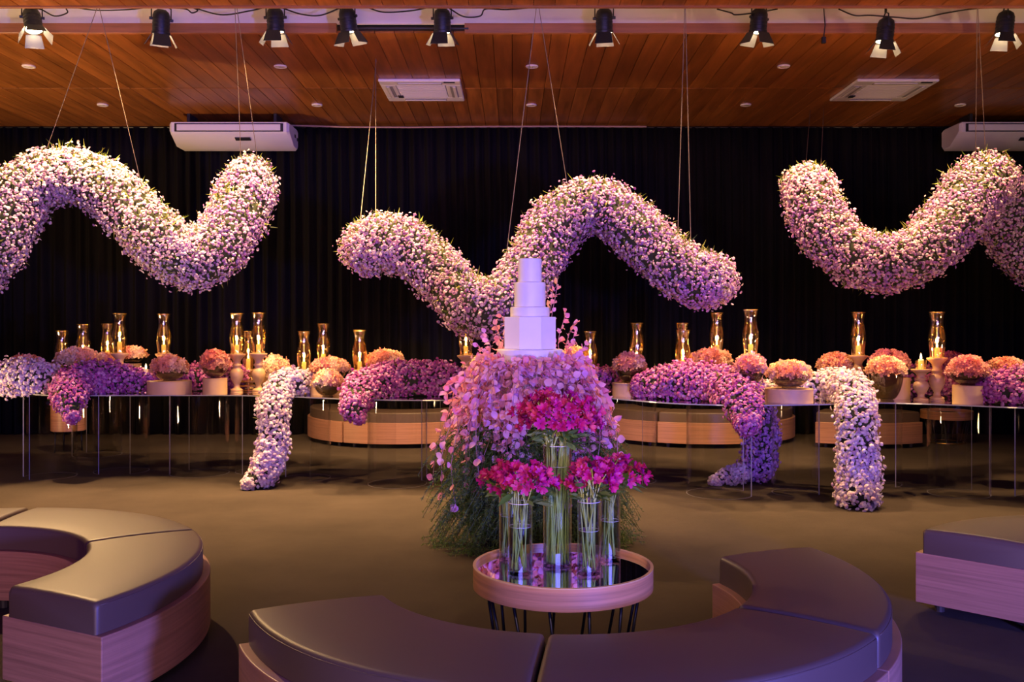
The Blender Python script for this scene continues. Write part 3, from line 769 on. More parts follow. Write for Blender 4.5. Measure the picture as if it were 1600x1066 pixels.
def flower_bowl(px, d, w_, yt, yr, yb, boxpx, cols, lab, boxlab, seed, bxd=None, pot=False, bxw=None):
    x = xat(px, d); zr, zt = zat(yr, d), zat(yt, d); zb = TZ if yb is None else max(zat(yb, d), TZ)
    rr = w_*d/F/2
    if boxlab:
        t = thing('drum_box', boxlab, 'box', (x, d, TZ))
        rb = boxpx*d/F/2; h = zb-TZ-.0005
        b = MB(); b.lathe([(0, 0), (rb, 0), (rb, h*.97), (0, h*.97)], 48); b.build('drum', M_boxm, t, True, 40)
        b = MB(); b.lathe([(0, h*.97), (rb+.002, h*.965), (rb+.002, h-.001), (rb, h), (0, h)], 48); b.build('lid', M_boxm, t, True, 40)
    if pot:
        b = MB(); h = zr-zb; b.lathe([(0, 0), (rr*.82, 0), (rr*.95, h), (rr*.89, h), (rr*.78, .02), (0, .02)], 32)
        o = b.build('flower_pot', M_boxm, None, True, 40, (x, d, zb)); tag(o, 'tan round pot holding ' + lab, 'pot')
    else:
        o = link('glass_bowl', bowl_mesh(rr, zr-zb, rr*(.42 if zr-zb < rr*1.2 else .5)), None, (x, d, zb)); tag(o, 'smoky glass bowl holding ' + lab, 'bowl')
    t = thing('hydrangea_bunch', lab, 'flowers', (x, d, zr))
    g = np.random.default_rng(seed); n = int(300*(rr/.15)**2)+90
    ph_ = g.random(n)*2*PI; cz = g.uniform(-.12, 1, n)
    sr = np.sqrt(np.clip(1-cz*cz, 0, 1)); hh = zt-zr; rf = rr*1.06
    lum = 1 + .06*np.sin(ph_*5+seed)*np.sin(cz*9+seed) + g.uniform(-.12, .05, n)
    pos = np.stack([rf*sr*np.cos(ph_)*lum, rf*sr*np.sin(ph_)*lum, hh*cz*lum], 1)
    nr = np.stack([sr*np.cos(ph_), sr*np.sin(ph_), cz+.15], 1); nr /= np.linalg.norm(nr, axis=1)[:, None]
    scatter('blossoms', t, FOUR, pos + np.array(t.location), nr, g.uniform(.022, .036, n), palette(n, cols, [3, 3, 2, 2], seed, .25), M_petal, .75, seed)
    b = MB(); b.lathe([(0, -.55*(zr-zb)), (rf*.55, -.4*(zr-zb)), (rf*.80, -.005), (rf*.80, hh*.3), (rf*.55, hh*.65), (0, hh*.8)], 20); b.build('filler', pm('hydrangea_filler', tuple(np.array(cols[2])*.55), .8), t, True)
BOWLS = [
 (40, 9.15, 46, 556, 572, 592, 40, PEACH, 'orange hydrangea bunch half sunk in the white mound', 'drum box hidden behind the white mound'),
 (122, 9.2, 62, 545, 566, 586, 46, CREAM, 'wide cream hydrangea bunch behind the purple spill', 'drum box behind the purple spill'),
 (164, 9.36, 32, 553, 567, 584, 26, CREAM, 'small cream hydrangea bunch under a hurricane glass', 'small drum box under the cream hydrangeas'),
 (207, 9.55, 38, 543, 556, 568, 26, PEACH, 'peach hydrangea bunch raised high behind the purple mound', 'tall drum box behind the purple mound'),
 (265, 8.88, 50, 557, 577, 595, 66, PEACH, 'pale peach hydrangea bunch on a wide low drum', 'wide low drum box beside the purple spill'),
 (336, 8.82, 40, 548, 571, 591, 37, PINKH, 'dusty pink blossom bunch on a narrow drum', 'narrow drum box under the dusty pink blossoms'),
 (430, 9.35, 46, 557, 586, None, 0, CREAM, 'cream hydrangea bunch behind the white cascade', None),
 (515, 8.8, 54, 560, 577, 598, 60, PEACH, 'peach hydrangea bunch above another bunch on the table', 'drum box behind the low standing bowl'),
 (512, 8.46, 42, 579, 599, None, 0, CREAM, 'cream hydrangea bunch in the bowl standing low at the table edge', None),
 (602, 9.1, 54, 548, 567, 588, 40, PEACH, 'orange hydrangea bunch behind the purple mound left of the cake', 'drum box behind the purple mound left of the cake'),
 (754, 9.2, 38, 557, 576, 592, 32, CREAM, 'golden hydrangea bunch peeping out left of the cake', 'drum box half hidden left of the cake'),
 (899, 9.42, 44, 543, 563, 582, 34, PEACH, 'peach hydrangea bunch right behind the cake', 'drum box half hidden right behind the cake'),
 (984, 8.55, 46, 553, 574, 598, 54, PEACH, 'peach hydrangea bunch beside the small purple mound', 'drum box beside the long purple mound'),
 (1111, 8.55, 58, 546, 567, 582, 44, PEACH, 'wide peach hydrangea bunch above the long purple mound', 'drum box buried in the long purple mound'),
 (1172, 7.78, 44, 556, 577, 602, 38, PINKH, 'small pinkish peach hydrangea bunch above the purple overhang', 'narrow drum box next to the purple overhang'),
 (1233, 7.86, 60, 565, 586, 607, 72, PEACH, 'peach hydrangea bunch between purple overhang and white cascade', 'wide low drum box between purple overhang and white cascade'),
 (1307, 8.6, 52, 553, 574, 588, 50, PEACH, 'orange hydrangea bunch beside the turned stick behind the white cascade', 'drum box behind the white cascade'),
 (1389, 8.3, 54, 549, 569, 590, 62, PINKH, 'pink hydrangea bunch behind a peach one', 'tall drum box right of the white cascade'),
 (1384, 7.97, 52, 559, 581, None, 0, PEACH, 'peach hydrangea bunch in front of the tall drum box', None),
 (1512, 7.7, 54, 558, 582, 602, 44, PINKH, 'pinkish hydrangea bunch on the narrow drum near the frame edge', 'narrow drum box right of the two turned candlesticks'),
 (1572, 8.3, 54, 560, 579, 594, 40, PEACH, 'peach hydrangea bunch behind the purple mound at the frame edge', 'drum box behind the purple mound at the frame edge'),
 (1487, 8.62, 34, 552, 567, 584, 30, REDH, 'dark red blossom bunch behind a turned candlestick', 'drum box behind the turned candlestick'),
]
for i, a in enumerate(BOWLS): flower_bowl(*a, 300+i, pot=(i == 6))

# ------------------------------------------------------------------ hurricane lamps
def shell(prof, th, n=32):
    inner = [(max(r-th, .001), z) for r, z in prof][::-1]
    b = MB(); b.lathe(prof + inner, n, close=True); return b
HH = .39
hprof = []
for i in range(25):
    q = i/24
    pts_ = [(0, .060), (.10, .058), (.22, .066), (.38, .073), (.52, .068), (.66, .054), (.80, .049), (.92, .056), (1, .066)]
    zz_, rr_ = zip(*pts_); xs_ = np.linspace(q-.06, q+.06, 7)
    hprof.append((float(np.mean(np.interp(xs_, zz_, rr_))), q*HH))
ME_hur = shell(hprof, .003).mesh('hurricane_glass', M_amber, True)
ME_rim = MB(); ME_rim.lathe([(hprof[-1][0]-.004, HH-.002), (hprof[-1][0]-.0045, HH+.001), (hprof[-1][0]+.001, HH+.001), (hprof[-1][0]+.001, HH-.002)], 32, close=True); ME_rim = ME_rim.mesh('rim', M_brass, True)
def mk_candle(h):
    b = MB(); b.lathe([(0, 0), (.021, 0), (.021, h-.004), (.019, h), (.006, h-.006), (0, h-.007)], 18); a = b.mesh('wax', M_wax, True, 50)
    b = MB(); b.tube([(0, 0, h-.008), (.001, 0, h+.008)], .0015, 5); c = b.mesh('wick', M_wick)
    b = MB(); b.lathe([(0, h+.002), (.007, h+.008), (.009, h+.016), (.007, h+.028), (.003, h+.042), (0, h+.052)], 12); f_ = b.mesh('flame', M_flame, True)
    return a, c, f_
CAN = {h: mk_candle(h) for h in (.05, .085, .11)}
def candle(x, y, z, h, label, group=None):
    t = thing('candle', label, 'candle', (x, y, z), 0, group)
    for nme, me in zip(('wax', 'wick', 'flame'), CAN[h]): link(nme, me, t)
    l = bpy.data.lights.new('candle_light', 'POINT'); l.energy = 1.6; l.color = (1, .52, .18); l.shadow_soft_size = .012
    o = bpy.data.objects.new('candle_light', l); COL.objects.link(o); o.parent = t; o.location = (0, 0, h+.062)
    return t
def stick(x, y, h, label, big=True):
    t = thing('candlestick', label, 'candlestick', (x, y, TZ))
    pr = [(0, 0), (.060, 0), (.062, .02), (.056, .04), (.060, .055), (.058, .085), (.048, .10), (.030, .13), (.026, .20), (.032, .24), (.050, .32), (.062, .42), (.064, .50), (.056, .58), (.036, .63), (.034, .66),
          (.046, .69), (.046, .72), (.036, .74), (.034, .80), (.042, .85), (.054, .89)]
    b = MB(); b.lathe([(r, z*h) for r, z in pr] + [(0, .89*h)], 32); b.build('turned_shaft', M_tan, t, True, 60)
    b = MB(); b.lathe([(0, h*.885), (.054, h*.89), (.080, h*.955), (.083, h*.975), (.082, h-.001), (.066, h-.001), (.066, h-.0005), (0, h-.0005)], 32); b.build('saucer', M_tan, t, True, 40)
HUR = [
 (97, 9.65, 517, 'at the white mound end, lowest of three', .085), (130, 9.6, 507, 'behind the wide cream hydrangeas', .085), (168, 9.68, 506, 'close behind another glass by the purple spill', .11), (187, 9.15, 490, 'standing tall over the purple spill', .11),
 (256, 9.2, 491, 'behind the pale peach bunch on the wide drum', .085), (370, 8.98, 490, 'next to the dusty pink blossoms, one of a close pair', .085), (404, 8.95, 489, 'next to the white cascade, one of a close pair', .085), (388, 9.45, 518, 'low between and behind the close pair', .11),
 (475, 9.25, 518, 'standing low above the white cascade', .085), (505, 9.3, 506, 'behind the stacked pair of peach bunches', .085), (562, 9.0, 516, 'at the tip of the purple mound left of the cake', .085), (728, 8.7, 490, 'just left of the cake, before the garland', .085),
 (922, 9.0, 518, 'just right of the cake', .11), (995, 8.95, 505, 'behind the peach bunch beside the small purple mound', .05), (1067, 8.55, 516, 'rising from the long purple mound', .11), (1066, 8.85, 505, 'hidden behind another glass over the long purple mound', .05),
 (1120, 8.75, 489, 'behind the wide peach bunch over the long purple mound', .085), (1173, 8.15, 484, 'behind the small pinkish bunch above the purple overhang', .085), (1341, 8.4, 488, 'on the stick behind the thick white cascade', .085), (1464, 7.95, 488, 'beside the short candlestick with an open candle', .085)]
for px, d, yt, lab, ch in HUR:
    x = xat(px, d); z1 = zat(yt, d); z0 = z1-HH; h = z0-TZ
    if h < .05: z0 = TZ+.05; h = .05
    stick(x, d, h, 'turned candlestick under the glass ' + lab)
    t = thing('hurricane_glass', 'amber hurricane glass ' + lab, 'hurricane glass', (x, d, z0))
    link('glass', ME_hur, t); link('rim', ME_rim, t)
    candle(x, d, z0, ch, 'lit candle in the glass ' + lab)
x, d = xat(1439, 7.93), 7.93; zs = zat(577, d)
stick(x, d, zs-TZ, 'short tan turned candlestick carrying an open votive glass')
o = link('votive_glass', shell([(.040, 0), (.044, .03), (.046, .075)], .003).mesh('votive_glass', M_amber, True), None, (x, d, zs)); tag(o, 'small open votive glass on the short candlestick', 'votive glass')
candle(x, d, zs, .085, 'lit candle in the small open votive glass')
d = 9.0; x = xat(228, d)
t = thing('candle_holder', 'low brass candle holder among the purple blossoms', 'candle holder', (x, d, TZ))
zc = zat(577, d)-.05
b = MB(); b.lathe([(0, 0), (.05, 0), (.05, .01), (.015, .03), (.015, zc-TZ-.02), (.035, zc-TZ-.012), (.035, zc-TZ), (0, zc-TZ)], 24); b.build('stem', M_brass, t, True, 40)
candle(x, d, zc, .05, 'lit candle peeping out of the purple blossoms')
d = 9.2; x = xat(388, d)
t = thing('brass_stand', 'brass tiered stand shining between the two close candlesticks', 'stand', (x, d, TZ))
for k in range(3):
    b = MB(); b.bbox(-.11+k*.015, .11-k*.015, -.08, .08, k*.045, k*.045+.018, .003); b.build('tier', M_brass, t)
b = MB(); b.tube([(0, 0, 0), (0, 0, .12)], .012, 8); b.build('post', M_brass, t)

# ------------------------------------------------------------------ cake on its stand
CK = Vector((xat(828, 6.3), 6.3, 0)); CT = .86
t = thing('cake_table', 'round wooden cake table hidden by pink leaves and fern', 'table', CK)
b = MB(); b.lathe([(0, CT-.075), (.40, CT-.075), (.405, CT-.07), (.405, CT-.004), (.40, CT), (0, CT)], 64); b.build('table_top', M_traywood, t, True, 40)
b = MB(); b.lathe([(0, 0), (.24, 0), (.22, .05), (.13, .12), (.12, CT-.1), (.2, CT-.075), (0, CT-.075)], 32); b.build('pedestal', M_foot, t, True, 40)
o = MB(); o.lathe([(0, 0), (.26, 0), (.26, .218), (.255, .223), (0, .223)], 48); o = o.build('cake_riser', M_boxm, None, True, 40, (CK.x, CK.y, CT)); tag(o, 'round riser under the white cake, wrapped in pink leaves', 'riser')
cz = CT+.2235
t = thing('wedding_cake', 'white five-tier wedding cake with an octagonal tier', 'cake', (CK.x, CK.y, cz))
def tier(r, z0, z1, n=64, rot=0, bev=.008):
    pr = [(0, z0), (r, z0)] + [(r-bev+bev*math.cos(PI/2*k/4), z1-bev+bev*math.sin(PI/2*k/4)) for k in range(5)] + [(0, z1)]
    b = MB(); b.lathe(pr, n, M=Matrix.Rotation(rot, 4, 'Z')); return b
d_ = 6.1
zs_ = [0, zat(548, d_)-cz+.005, zat(495, d_)-cz, zat(479, d_)-cz, zat(439, d_)-cz, zat(401, d_)-cz]
for k, r in enumerate((.222, .182, .133, .106, .080)):
    if k == 1: tier(.186, zs_[k], zs_[k+1], 8, PI/8+.0, .004).build('tier', M_icing, t, True, 20)
    else: tier(r, zs_[k], zs_[k+1]).build('tier', M_icing, t, True, 60)

# ------------------------------------------------------------------ pink leaf spray round the cake
SP = thing('pink_leaf_spray', 'spray of trailing pink leaves round the foot of the white cake', 'foliage', (CK.x, CK.y, CT))
def leaf_mesh(w_, cup):
    b = MB(); vs = [(0, 0, 0)]; n = 5
    for i in range(1, n):
        q = i/n; hw = w_*math.sin(PI*q**.85)**.8
        zc_ = cup*math.sin(PI*q)
        vs += [(-hw, q, zc_+.10*hw), (0, q, zc_-.05), (hw, q, zc_+.10*hw)]
    vs.append((0, 1, -.05)); f = [(0, 2, 1), (0, 3, 2)]
    for i in range(n-2):
        o = 1+3*i; f += [(o, o+1, o+4, o+3), (o+1, o+2, o+5, o+4)]
    o = 1+3*(n-2); e = len(vs)-1; f += [(o, o+1, e), (o+1, o+2, e)]
    b.add(vs, f); return b.mesh('leaf', M_pinkleaf, True)
LM = [leaf_mesh(.42, .10), leaf_mesh(.46, -.08), leaf_mesh(.36, .16)]
LMarr = [(np.array([v.co[:] for v in m.vertices]), [tuple(p.vertices) for p in m.polygons]) for m in LM]
cand = []; vines = []
rv = random.Random(5)
def vine_path(th, kind):
    dx, dy = math.cos(th), math.sin(th); out = []
    if kind in ('hang', 'far'):
        reach = rv.uniform(.36, .56); drop = rv.uniform(.10, .34); top = rv.uniform(.22, .31)
        if rv.random() < .22: drop = rv.uniform(.34, .52)
        if rv.random() < .3: drop = rv.uniform(-.12, .08)
        if kind == 'far': reach = rv.uniform(.58, .68); drop = rv.uniform(.36, .56)
        wob = rv.gauss(0, .28); w2 = rv.uniform(0, 6)
        for i in range(13):
            q = i/12
            r = .22 + (reach-.22)*min(1, q*1.25)**.85 + .02*math.sin(q*9+w2)
            z = top + .05*math.sin(PI*min(1, q*1.8)) - (drop+.28)*max(0, (q-.25)/.75)**1.35
            a = th + wob*q + .05*math.sin(q*8+w2)
            out.append(Vector((r*math.cos(a), r*math.sin(a), z)))
    else:
        hgt = kind; lean = rv.uniform(.02, .08)
        r0 = rv.uniform(.25, .29)
        for i in range(13):
            q = i/12; out.append(Vector(((r0+lean*q)*dx + .015*math.sin(q*7+th), (r0+lean*q)*dy, .22 + hgt*q)))
    return out
specs = []
for k in range(190):
    u = rv.random(); th = -PI/2 + (u-.5)*2*PI*(.62 if k % 4 else 1.0)
    specs.append((th, 'hang'))
for th in (PI+.1, PI+.35, PI+.55, PI+.2, -.15, -.4, -.6, .05, PI+.75): specs.append((th, 'far'))
for th, hgt in ((.95, .68), (1.05, .60), (.55, .38), (.75, .45), (.25, .28), (PI-.6, .36), (PI-.9, .42), (PI-.35, .30), (.0, .22), (PI, .22), (1.2, .5)):
    specs.append((th, hgt))
for th, kind in specs:
    p = vine_path(th, kind); vines.append(p); vi = len(vines)-1
    if kind == 'hang' and min(v.z for v in p) < -.8: pass
    for i in range(2, 13):
        for s in ((-1, 1) if rv.random() < .55 else (rv.choice((-1, 1)),)):
            tang = (p[i]-p[i-1]).normalized()
            side = Vector((rv.gauss(0, 1), rv.gauss(0, 1), rv.gauss(0, 1))).normalized()
            dirv = (tang*.5 + side*1.0 + Vector((math.cos(th), math.sin(th), -.35 if kind in ('hang', 'far') else .25))*.45).normalized()
            outv = Vector((p[i].x, p[i].y, .25)).normalized()
            nv = (outv + Vector((rv.gauss(0, .6), rv.gauss(0, .6), rv.gauss(0, .6))))
            nv = (nv - dirv*nv.dot(dirv)).normalized()
            sz = rv.uniform(.042, .064) * (1 if kind in ('hang', 'far') else .85)
            xx = dirv.cross(nv)
            Mx = Matrix(((xx.x, dirv.x, nv.x, p[i].x), (xx.y, dirv.y, nv.y, p[i].y), (xx.z, dirv.z, nv.z, p[i].z), (0, 0, 0, 1))) @ Matrix.Scale(sz, 4)
            cand.append((p[i].y + rv.uniform(0, .08), vi, rv.randrange(3), Mx))
cand.sort(key=lambda c: c[0])
near, rest = cand[:300], cand[300:]
vobj = {}
for vi in sorted({c[1] for c in near}):
    b = MB(); b.tube(vines[vi], .0022, 5); vobj[vi] = b.build('vine', M_twig, SP, True)
for _, vi, k, Mx in near: link('leaf', LM[k], vobj[vi], M=Mx)
b = MB()
for vi, p in enumerate(vines):
    if vi not in vobj: b.tube(p, .0022, 5)
o = b.build('inner_vines', M_twig, SP, True); o['kind'] = 'stuff'
PK = [(.86, .30, .46), (.90, .38, .40), (.88, .46, .60), (.74, .34, .62), (.92, .52, .52)]
vsA, fsA, csA = [], [], []; o0 = 0
for _, vi, k, Mx in rest:
    a, f = LMarr[k]; Mn = np.array(Mx); vv = a @ Mn[:3, :3].T + Mn[:3, 3]
    vsA.append(vv); fsA += [tuple(i+o0 for i in q) for q in f]; csA.append(np.tile(list(PK[rv.randrange(5)])+[1], (len(a), 1))); o0 += len(a)
me = bpy.data.meshes.new('inner_leaves'); me.from_pydata(np.vstack(vsA).tolist(), [], fsA); ca = me.color_attributes.new('col', 'FLOAT_COLOR', 'POINT'); ca.data.foreach_set('color', np.vstack(csA).astype(np.float32).ravel())
me.polygons.foreach_set('use_smooth', [True]*len(fsA)); me.materials.append(M_petal); o = link('inner_leaves', me, SP); o['kind'] = 'stuff'

# ------------------------------------------------------------------ fern skirt
FE = thing('fern_skirt', 'dark green feathery fern skirt round the foot of the cake table', 'fern', (CK.x, CK.y, 0))
b = MB(); b.lathe([(.25, .02), (.42, .05), (.45, .3), (.36, .6), (.26, .76)], 24); b.build('moss_core', M_core, FE, True)
g = np.random.default_rng(77); P_, N_, S_ = [], [], []
sb = MB()
for k in range(700):
    th = g.uniform(-PI*.98, .25) if k % 5 else g.uniform(0, 2*PI); r0 = g.uniform(.22, .36); z0 = g.uniform(.15, .76); ln = g.uniform(.24, .46); elev = g.uniform(-.2, .9)
    pts = []
    for i in range(9):
        q = i/8; rr = r0 + ln*q*math.cos(elev*.6); zz_ = z0 + ln*(math.sin(elev)*q - 1.0*q*q)
        pts.append(np.array([rr*math.cos(th+.3*q*(k % 3-1)), rr*math.sin(th+.3*q*(k % 3-1)), max(.02, zz_)]))
    sb.tube(pts, .0016, 3, cap=False)
    for i in range(1, 9):
        tg = pts[i]-pts[i-1]; tg /= np.linalg.norm(tg)+1e-9
        for j in range(11):
            q = g.random(); P_.append(pts[i-1]*(1-q)+pts[i]*q); v = g.normal(size=3); v -= tg*v.dot(tg); v /= np.linalg.norm(v); N_.append(v + tg*.6); S_.append(g.uniform(.026, .052)*(1.1-.06*i))
P_ = np.array(P_) + np.array(FE.location); N_ = np.array(N_)
scatter('needles', FE, BLADE, P_, N_, np.array(S_), palette(len(P_), [(.07, .13, .025), (.12, .19, .04), (.19, .24, .06)], [3, 3, 1], 5), M_leafstuff, .25, 9)
o = sb.build('fronds', pm('frond_stem', (.06, .09, .02), .7), FE); o['kind'] = 'stuff'

# ------------------------------------------------------------------ vases of alstroemeria on the mirror tray
def petal_flower():
    out = []
    for v_ in range(3):
        rr_ = random.Random(v_); b = MB()
        for k in range(6):
            a = k*PI/3 + rr_.uniform(-.1, .1); w_ = .22 if k % 2 else .30; op = rr_.uniform(.75, 1.1)
            c, s = math.cos(a), math.sin(a)
            def q(u, side, z): return (c*u - s*side, s*u + c*side, z)
            vs = [q(.05, 0, 0), q(.35*op, -w_, .45), q(.35*op, 0, .38), q(.35*op, w_, .45), q(.75*op, -w_*.9, .72), q(.75*op, w_*.9, .72), q(1.0*op, 0, .70)]
            b.add(vs, [(0, 2, 1), (0, 3, 2), (1, 2, 4), (2, 5, 4), (2, 3, 5), (4, 5, 6)])
        out.append(b.mesh('blossom', M_mag, True))
    return out
AF = petal_flower()
b = MB(); vs = [(0, 0, 0), (-.13, .3, .03), (.13, .3, .03), (-.15, .6, 0), (.15, .6, 0), (0, 1, -.14), (0, .3, 0), (0, .6, -.04)]
b.add(vs, [(0, 6, 1), (0, 2, 6), (1, 6, 7, 3), (6, 2, 4, 7), (3, 7, 5), (7, 4, 5)]); AL = b.mesh('leaf', M_green, True)
def vase(px, d, w_, h, wat, label, fl):
    x = xat(px, d); r = w_/2
    t = thing('glass_vase', 'clear glass cylinder vase ' + label, 'vase', (x, d, MZ))
    b = MB(); b.lathe([(0, 0), (r, 0), (r, h), (r-.004, h), (r-.004, .016), (0, .016)], 40); b.build('glass', M_clear, t, True, 40)
    b = MB(); b.lathe([(0, .0165), (r-.0045, .0165), (r-.0045, wat), (0, wat)], 40); wa = b.build('water', M_water, t, True, 40)
    b = MB(); b.lathe([(r-.0062, wat), (r-.0046, wat+.0012), (r-.0046, wat-.0012)], 40, close=True); b.build('waterline_glint', M_acw, wa, True)  # opaque white ring painting the highlight along the water's edge
    b = MB(); b.lathe([(r-.0045, h-.001), (r-.002, h+.0014), (r+.0006, h-.001)], 40, close=True); b.build('rim', M_acw, t, True)  # thin white ring stands in for the bright highlight on the glass lip
    # bouquet
    bx, bz, rx, rz, n, nst, seed = fl
    q = thing('alstroemeria_bunch', 'magenta alstroemeria bunch in the glass vase ' + label, 'flowers', (x, d, MZ+.017))
    rg = random.Random(seed); sb = MB(); topz = h
    heads = []
    for k in range(n):
        a = rg.uniform(0, 2*PI); e = math.asin(rg.uniform(-.25, 1)); f_ = rg.uniform(.62, 1.05)
        nv = Vector((math.cos(a)*math.cos(e), math.sin(a)*math.cos(e), math.sin(e)))
        p = Vector((bx + nv.x*rx*f_, nv.y*rx*.8*f_, bz + nv.z*rz*f_))
        heads.append((p, (nv + Vector((rg.gauss(0, .35), rg.gauss(0, .35)-.15, rg.gauss(0, .3)))).normalized()))
    for k in range(nst):
        a = rg.uniform(0, 2*PI); rr = (r-.010)*rg.uniform(.35, 1); b0 = Vector((rr*math.cos(a), rr*math.sin(a), .003))
        a2 = a + rg.choice((.6, 1.3, 2.4, -.7, -1.5)) + rg.gauss(0, .4); r2 = (r-.009)*rg.uniform(.5, 1); b1 = Vector((r2*math.cos(a2), r2*math.sin(a2), h-.017))
        hp, hn = min((heads[rg.randrange(n)] for _ in range(4)), key=lambda q_: (q_[0]-b1).xy.length)
        sb.tube([b0, b0.lerp(b1, .5) + Vector((rg.gauss(0, .003), rg.gauss(0, .003), 0)), b1, b1.lerp(hp, .5) + Vector((0, 0, .02)), hp], rg.uniform(.0021, .0032), 6)
    sb.build('stems', M_stem, q, True)
    for p, nv in heads:
        qd = nv.to_track_quat('Z', 'Y') @ Quaternion((0, 0, 1), rg.uniform(0, 6.28))
        link('blossom', AF[rg.randrange(3)], q, M=Matrix.Translation(p) @ qd.to_matrix().to_4x4() @ Matrix.Scale(rg.uniform(.022, .031), 4))
    for k in range(n//3+14):
        a = rg.uniform(0, 2*PI); p = Vector((bx*.5 + math.cos(a)*r*1.0, math.sin(a)*r*1.0, lerp(h-.02, bz, rg.uniform(0, .7))))
        dv = Vector((math.cos(a), math.sin(a), rg.uniform(-.3, .8))).normalized()
        qd = dv.to_track_quat('Y', 'Z') @ Quaternion((0, 1, 0), rg.uniform(-.9, .9))
        link('leaf', AL, q, M=Matrix.Translation(p) @ qd.to_matrix().to_4x4() @ Matrix.Scale(rg.uniform(.06, .10), 4))
z0 = MZ+.017
vase(871, 3.84, .118, .50, .415, 'tallest, in the middle of the tray', (0, zat(655, 3.84)-z0, .178, .105, 190, 62, 1))
vase(796, 3.96, .088, .275, .185, 'behind the nearer left one', (-.02, zat(752, 3.96)-z0, .105, .070, 52, 12, 2))
vase(813, 3.72, .098, .285, .19, 'left of the tall one, nearer the bench', (.02, zat(756, 3.72)-z0, .125, .075, 74, 14, 3))
vase(920, 3.72, .092, .29, .175, 'right of the tall one, nearer the bench', (.01, zat(752, 3.72)-z0, .115, .08, 70, 14, 4))
vase(953, 3.93, .088, .315, .17, 'behind the nearer right one', (.045, zat(745, 3.93)-z0, .115, .08, 66, 12, 5))

# ------------------------------------------------------------------ stage spots with barn doors
def par_can(px, ytop, aim, energy, idx, label, yaw=0):
    d = 8.05; top = W(px, ytop, d)
    t = thing('stage_spotlight', label, 'spotlight', (top.x, d, ZC+.40), 0, 'stage spotlights in the ceiling recess')
    piv = Vector((0, 0, top.z-.085-t.location.z))
    dirv = (Vector(aim) - (t.location + piv)).normalized()
    q = dirv.to_track_quat('-Z', 'Y')
    Mx = Matrix.Translation(piv) @ q.to_matrix().to_4x4() @ Matrix.Rotation(yaw, 4, 'Z')
    b = MB(); b.lathe([(0, .085), (.035, .082), (.062, .06), (.072, .03), (.072, -.10), (.078, -.105), (.078, -.125), (.070, -.125), (.068, -.10), (.066, .02), (0, .03)], 28, M=Mx); body = b.build('housing', M_can, t, True, 40)
    for zz_ in (.0, -.03, -.06):
        b = MB(); b.lathe([(.072, zz_), (.0745, zz_-.002), (.0745, zz_-.008), (.072, zz_-.010)], 28, M=Mx); b.build('band', M_can, body, True, 40)
    b = MB(); b.lathe([(0, -.112), (.066, -.112), (.066, -.120), (0, -.122)], 28, M=Mx); b.build('lamp', M_lamp, t, True, 40)
    lx = Mx.to_3x3() @ Vector((1, 0, 0))
    b = MB(); pv = [piv + lx*.08, piv + lx*.08 + Vector((0, 0, .10)), piv + Vector((0, 0, .135)), piv - lx*.08 + Vector((0, 0, .10)), piv - lx*.08]
    b.tube(pv, .006, 6); b.build('yoke', M_can, t)
    b = MB(); b.tube([piv + Vector((0, 0, .13)), (0, 0, 0)], .011, 8); b.build('hanger', M_can, t)
    for s in (-1, 1):
        b = MB(); b.tube([piv + lx*s*.07, piv + lx*s*.098], .013, 8); b.build('knob', M_can, t)
    for k in range(4):
        Fm = Mx @ Matrix.Rotation(k*PI/2, 4, 'Z') @ Matrix.Translation((0, .074, -.125)) @ Matrix.Rotation(R(30), 4, 'X')
        w0, w1, L_ = .060, .078, .115
        if k % 2: w0, w1 = .05, .07
        b = MB(); b.add([(-w0, 0, 0), (w0, 0, 0), (w1, 0, -L_), (-w1, 0, -L_), (-w0, .002, 0), (w0, .002, 0), (w1, .002, -L_), (-w1, .002, -L_)],
                        [(0, 1, 2, 3), (7, 6, 5, 4), (0, 4, 5, 1), (1, 5, 6, 2), (2, 6, 7, 3), (3, 7, 4, 0)], M=Fm)
        b.m[1] = 1; b.build('barn_door', [M_flap, M_can], t)
    l = bpy.data.lights.new('spot_beam', 'SPOT'); l.energy = energy; l.color = WARM; l.spot_size = R(112); l.spot_blend = .8; l.shadow_soft_size = .055
    o = bpy.data.objects.new('spot_beam', l); COL.objects.link(o); o.parent = t
    o.matrix_local = Matrix.Translation(piv + dirv*.135) @ q.to_matrix().to_4x4()
AIM = [(50, 12, (-3.0, 7.0, 0), 'wall-end lamp of the row'), (252, 15, (-3.5, 8.9, 0), 'flaps dark, above the first garland'), (430, 12, (-2.0, 8.4, 0), 'above the end of the first garland'), (543, 12, (-1.0, 8.8, 0), 'before the gap in the fascia board'),
       (691, 13, (-.6, 8.9, 0), 'hanging in the gap of the fascia board'), (944, 13, (.9, 8.8, 0), 'above the crest of the middle garland'), (1186, 13, (1.9, 8.6, 0), 'above the end of the middle garland'), (1384, 28, (2.8, 8.2, 0), 'hanging lower than the rest of the row'), (1571, 17, (3.8, 8.0, 0), 'above the looped garland')]
for i, (px, yt, aim, lab) in enumerate(AIM):
    par_can(px, yt, aim, 690 if i else 1500, i, 'black stage spotlight with barn doors, ' + lab, R(random.uniform(-25, 25)))

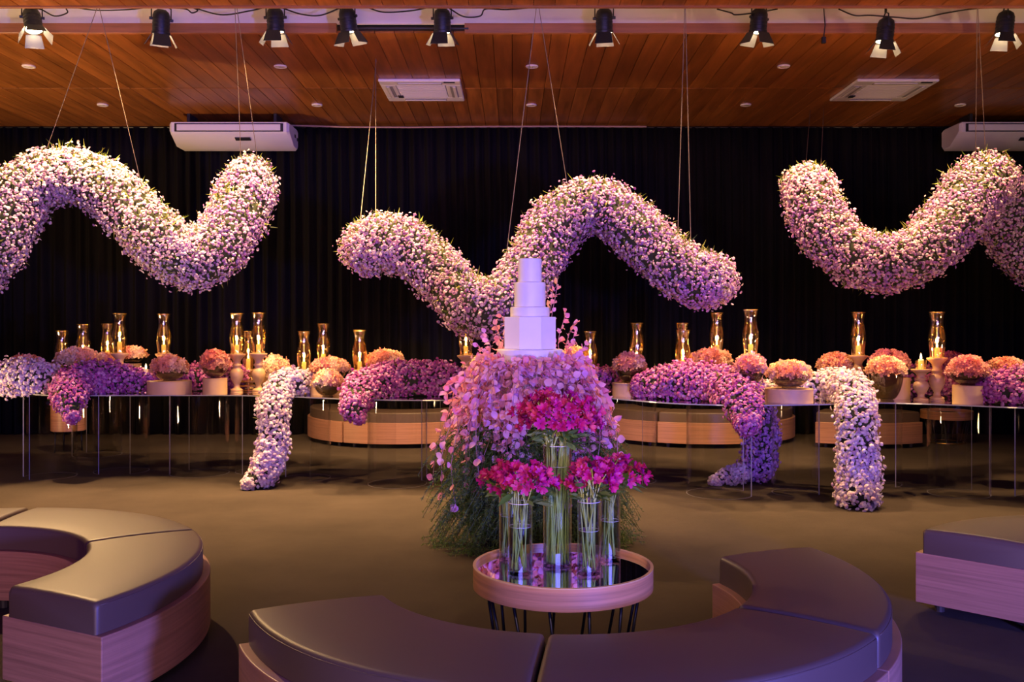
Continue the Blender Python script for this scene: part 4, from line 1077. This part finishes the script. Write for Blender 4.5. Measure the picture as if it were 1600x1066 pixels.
# cables in the recess
def cable(pts, label):
    P = smooth_path([tuple(W(px, py, d)) + (.02,) for px, py, d in pts], 60)
    t = thing('power_cable', label, 'cable', (P[0, 0], P[0, 1], P[0, 2]))
    b = MB(); b.tube([Vector(p[:3])-t.location for p in P], .006, 6); b.build('lead', M_cable, t, True)
    return t
dd = 8.0
cable([(40, 14, dd), (62, 14, dd), (85, 25, dd), (105, 20, dd), (106, 11, dd), (150, 16, dd), (200, 15, dd), (236, 11, dd)], 'black cable looping between the wall-end lamp and the next')
cable([(262, 12, dd), (290, 14, dd), (300, 20, dd), (309, 16, dd), (300, 11, dd), (345, 23, dd), (390, 17, dd), (415, 11, dd)], 'black cable drooping above the first garland end')
cable([(440, 12, dd), (470, 22, dd), (500, 24, dd), (530, 13, dd)], 'black cable between the lamps before the fascia gap')
cable([(575, 12, dd), (600, 19, dd), (640, 17, dd), (668, 12, dd)], 'black cable left of the lamp in the fascia gap')
cable([(702, 13, dd), (725, 26, dd), (750, 25, dd), (759, 14, dd), (790, 15, dd), (830, 12, dd)], 'black cable right of the lamp in the fascia gap')
cable([(1120, 14, dd), (1142, 20, dd), (1150, 23, dd), (1180, 20, dd), (1215, 14, dd)], 'black cable above the end of the middle garland')
cable([(1310, 14, dd), (1335, 24, dd), (1360, 24, dd), (1400, 27, dd), (1435, 29, dd), (1480, 20, dd), (1530, 13, dd), (1600, 12, dd)], 'long black cable over the lowest hanging lamp')
b = MB(); b.tube([W(545, 44, 8.25), W(732, 44.5, 8.25)], .008, 6); o = b.build('lighting_track', M_cable); tag(o, 'thin black track rod spanning the gap in the fascia', 'track')
t = thing('dangling_plug', 'black plug dangling on its lead right of the ceiling recess lamps', 'plug', W(1287, 12, 8.0))
a = Vector((0, 0, 0)); e = W(1287, 58, 8.0)-t.location
b = MB(); b.tube([a+Vector((0, 0, .3)), a, e.lerp(a, .4)+Vector((.012, 0, 0)), e], .0045, 6); b.build('lead', M_cable, t)
b = MB(); b.bbox(-.018, .018, -.014, .014, -.055, 0, .004, M=Matrix.Translation(e)); b.build('plug_body', M_cable, t)
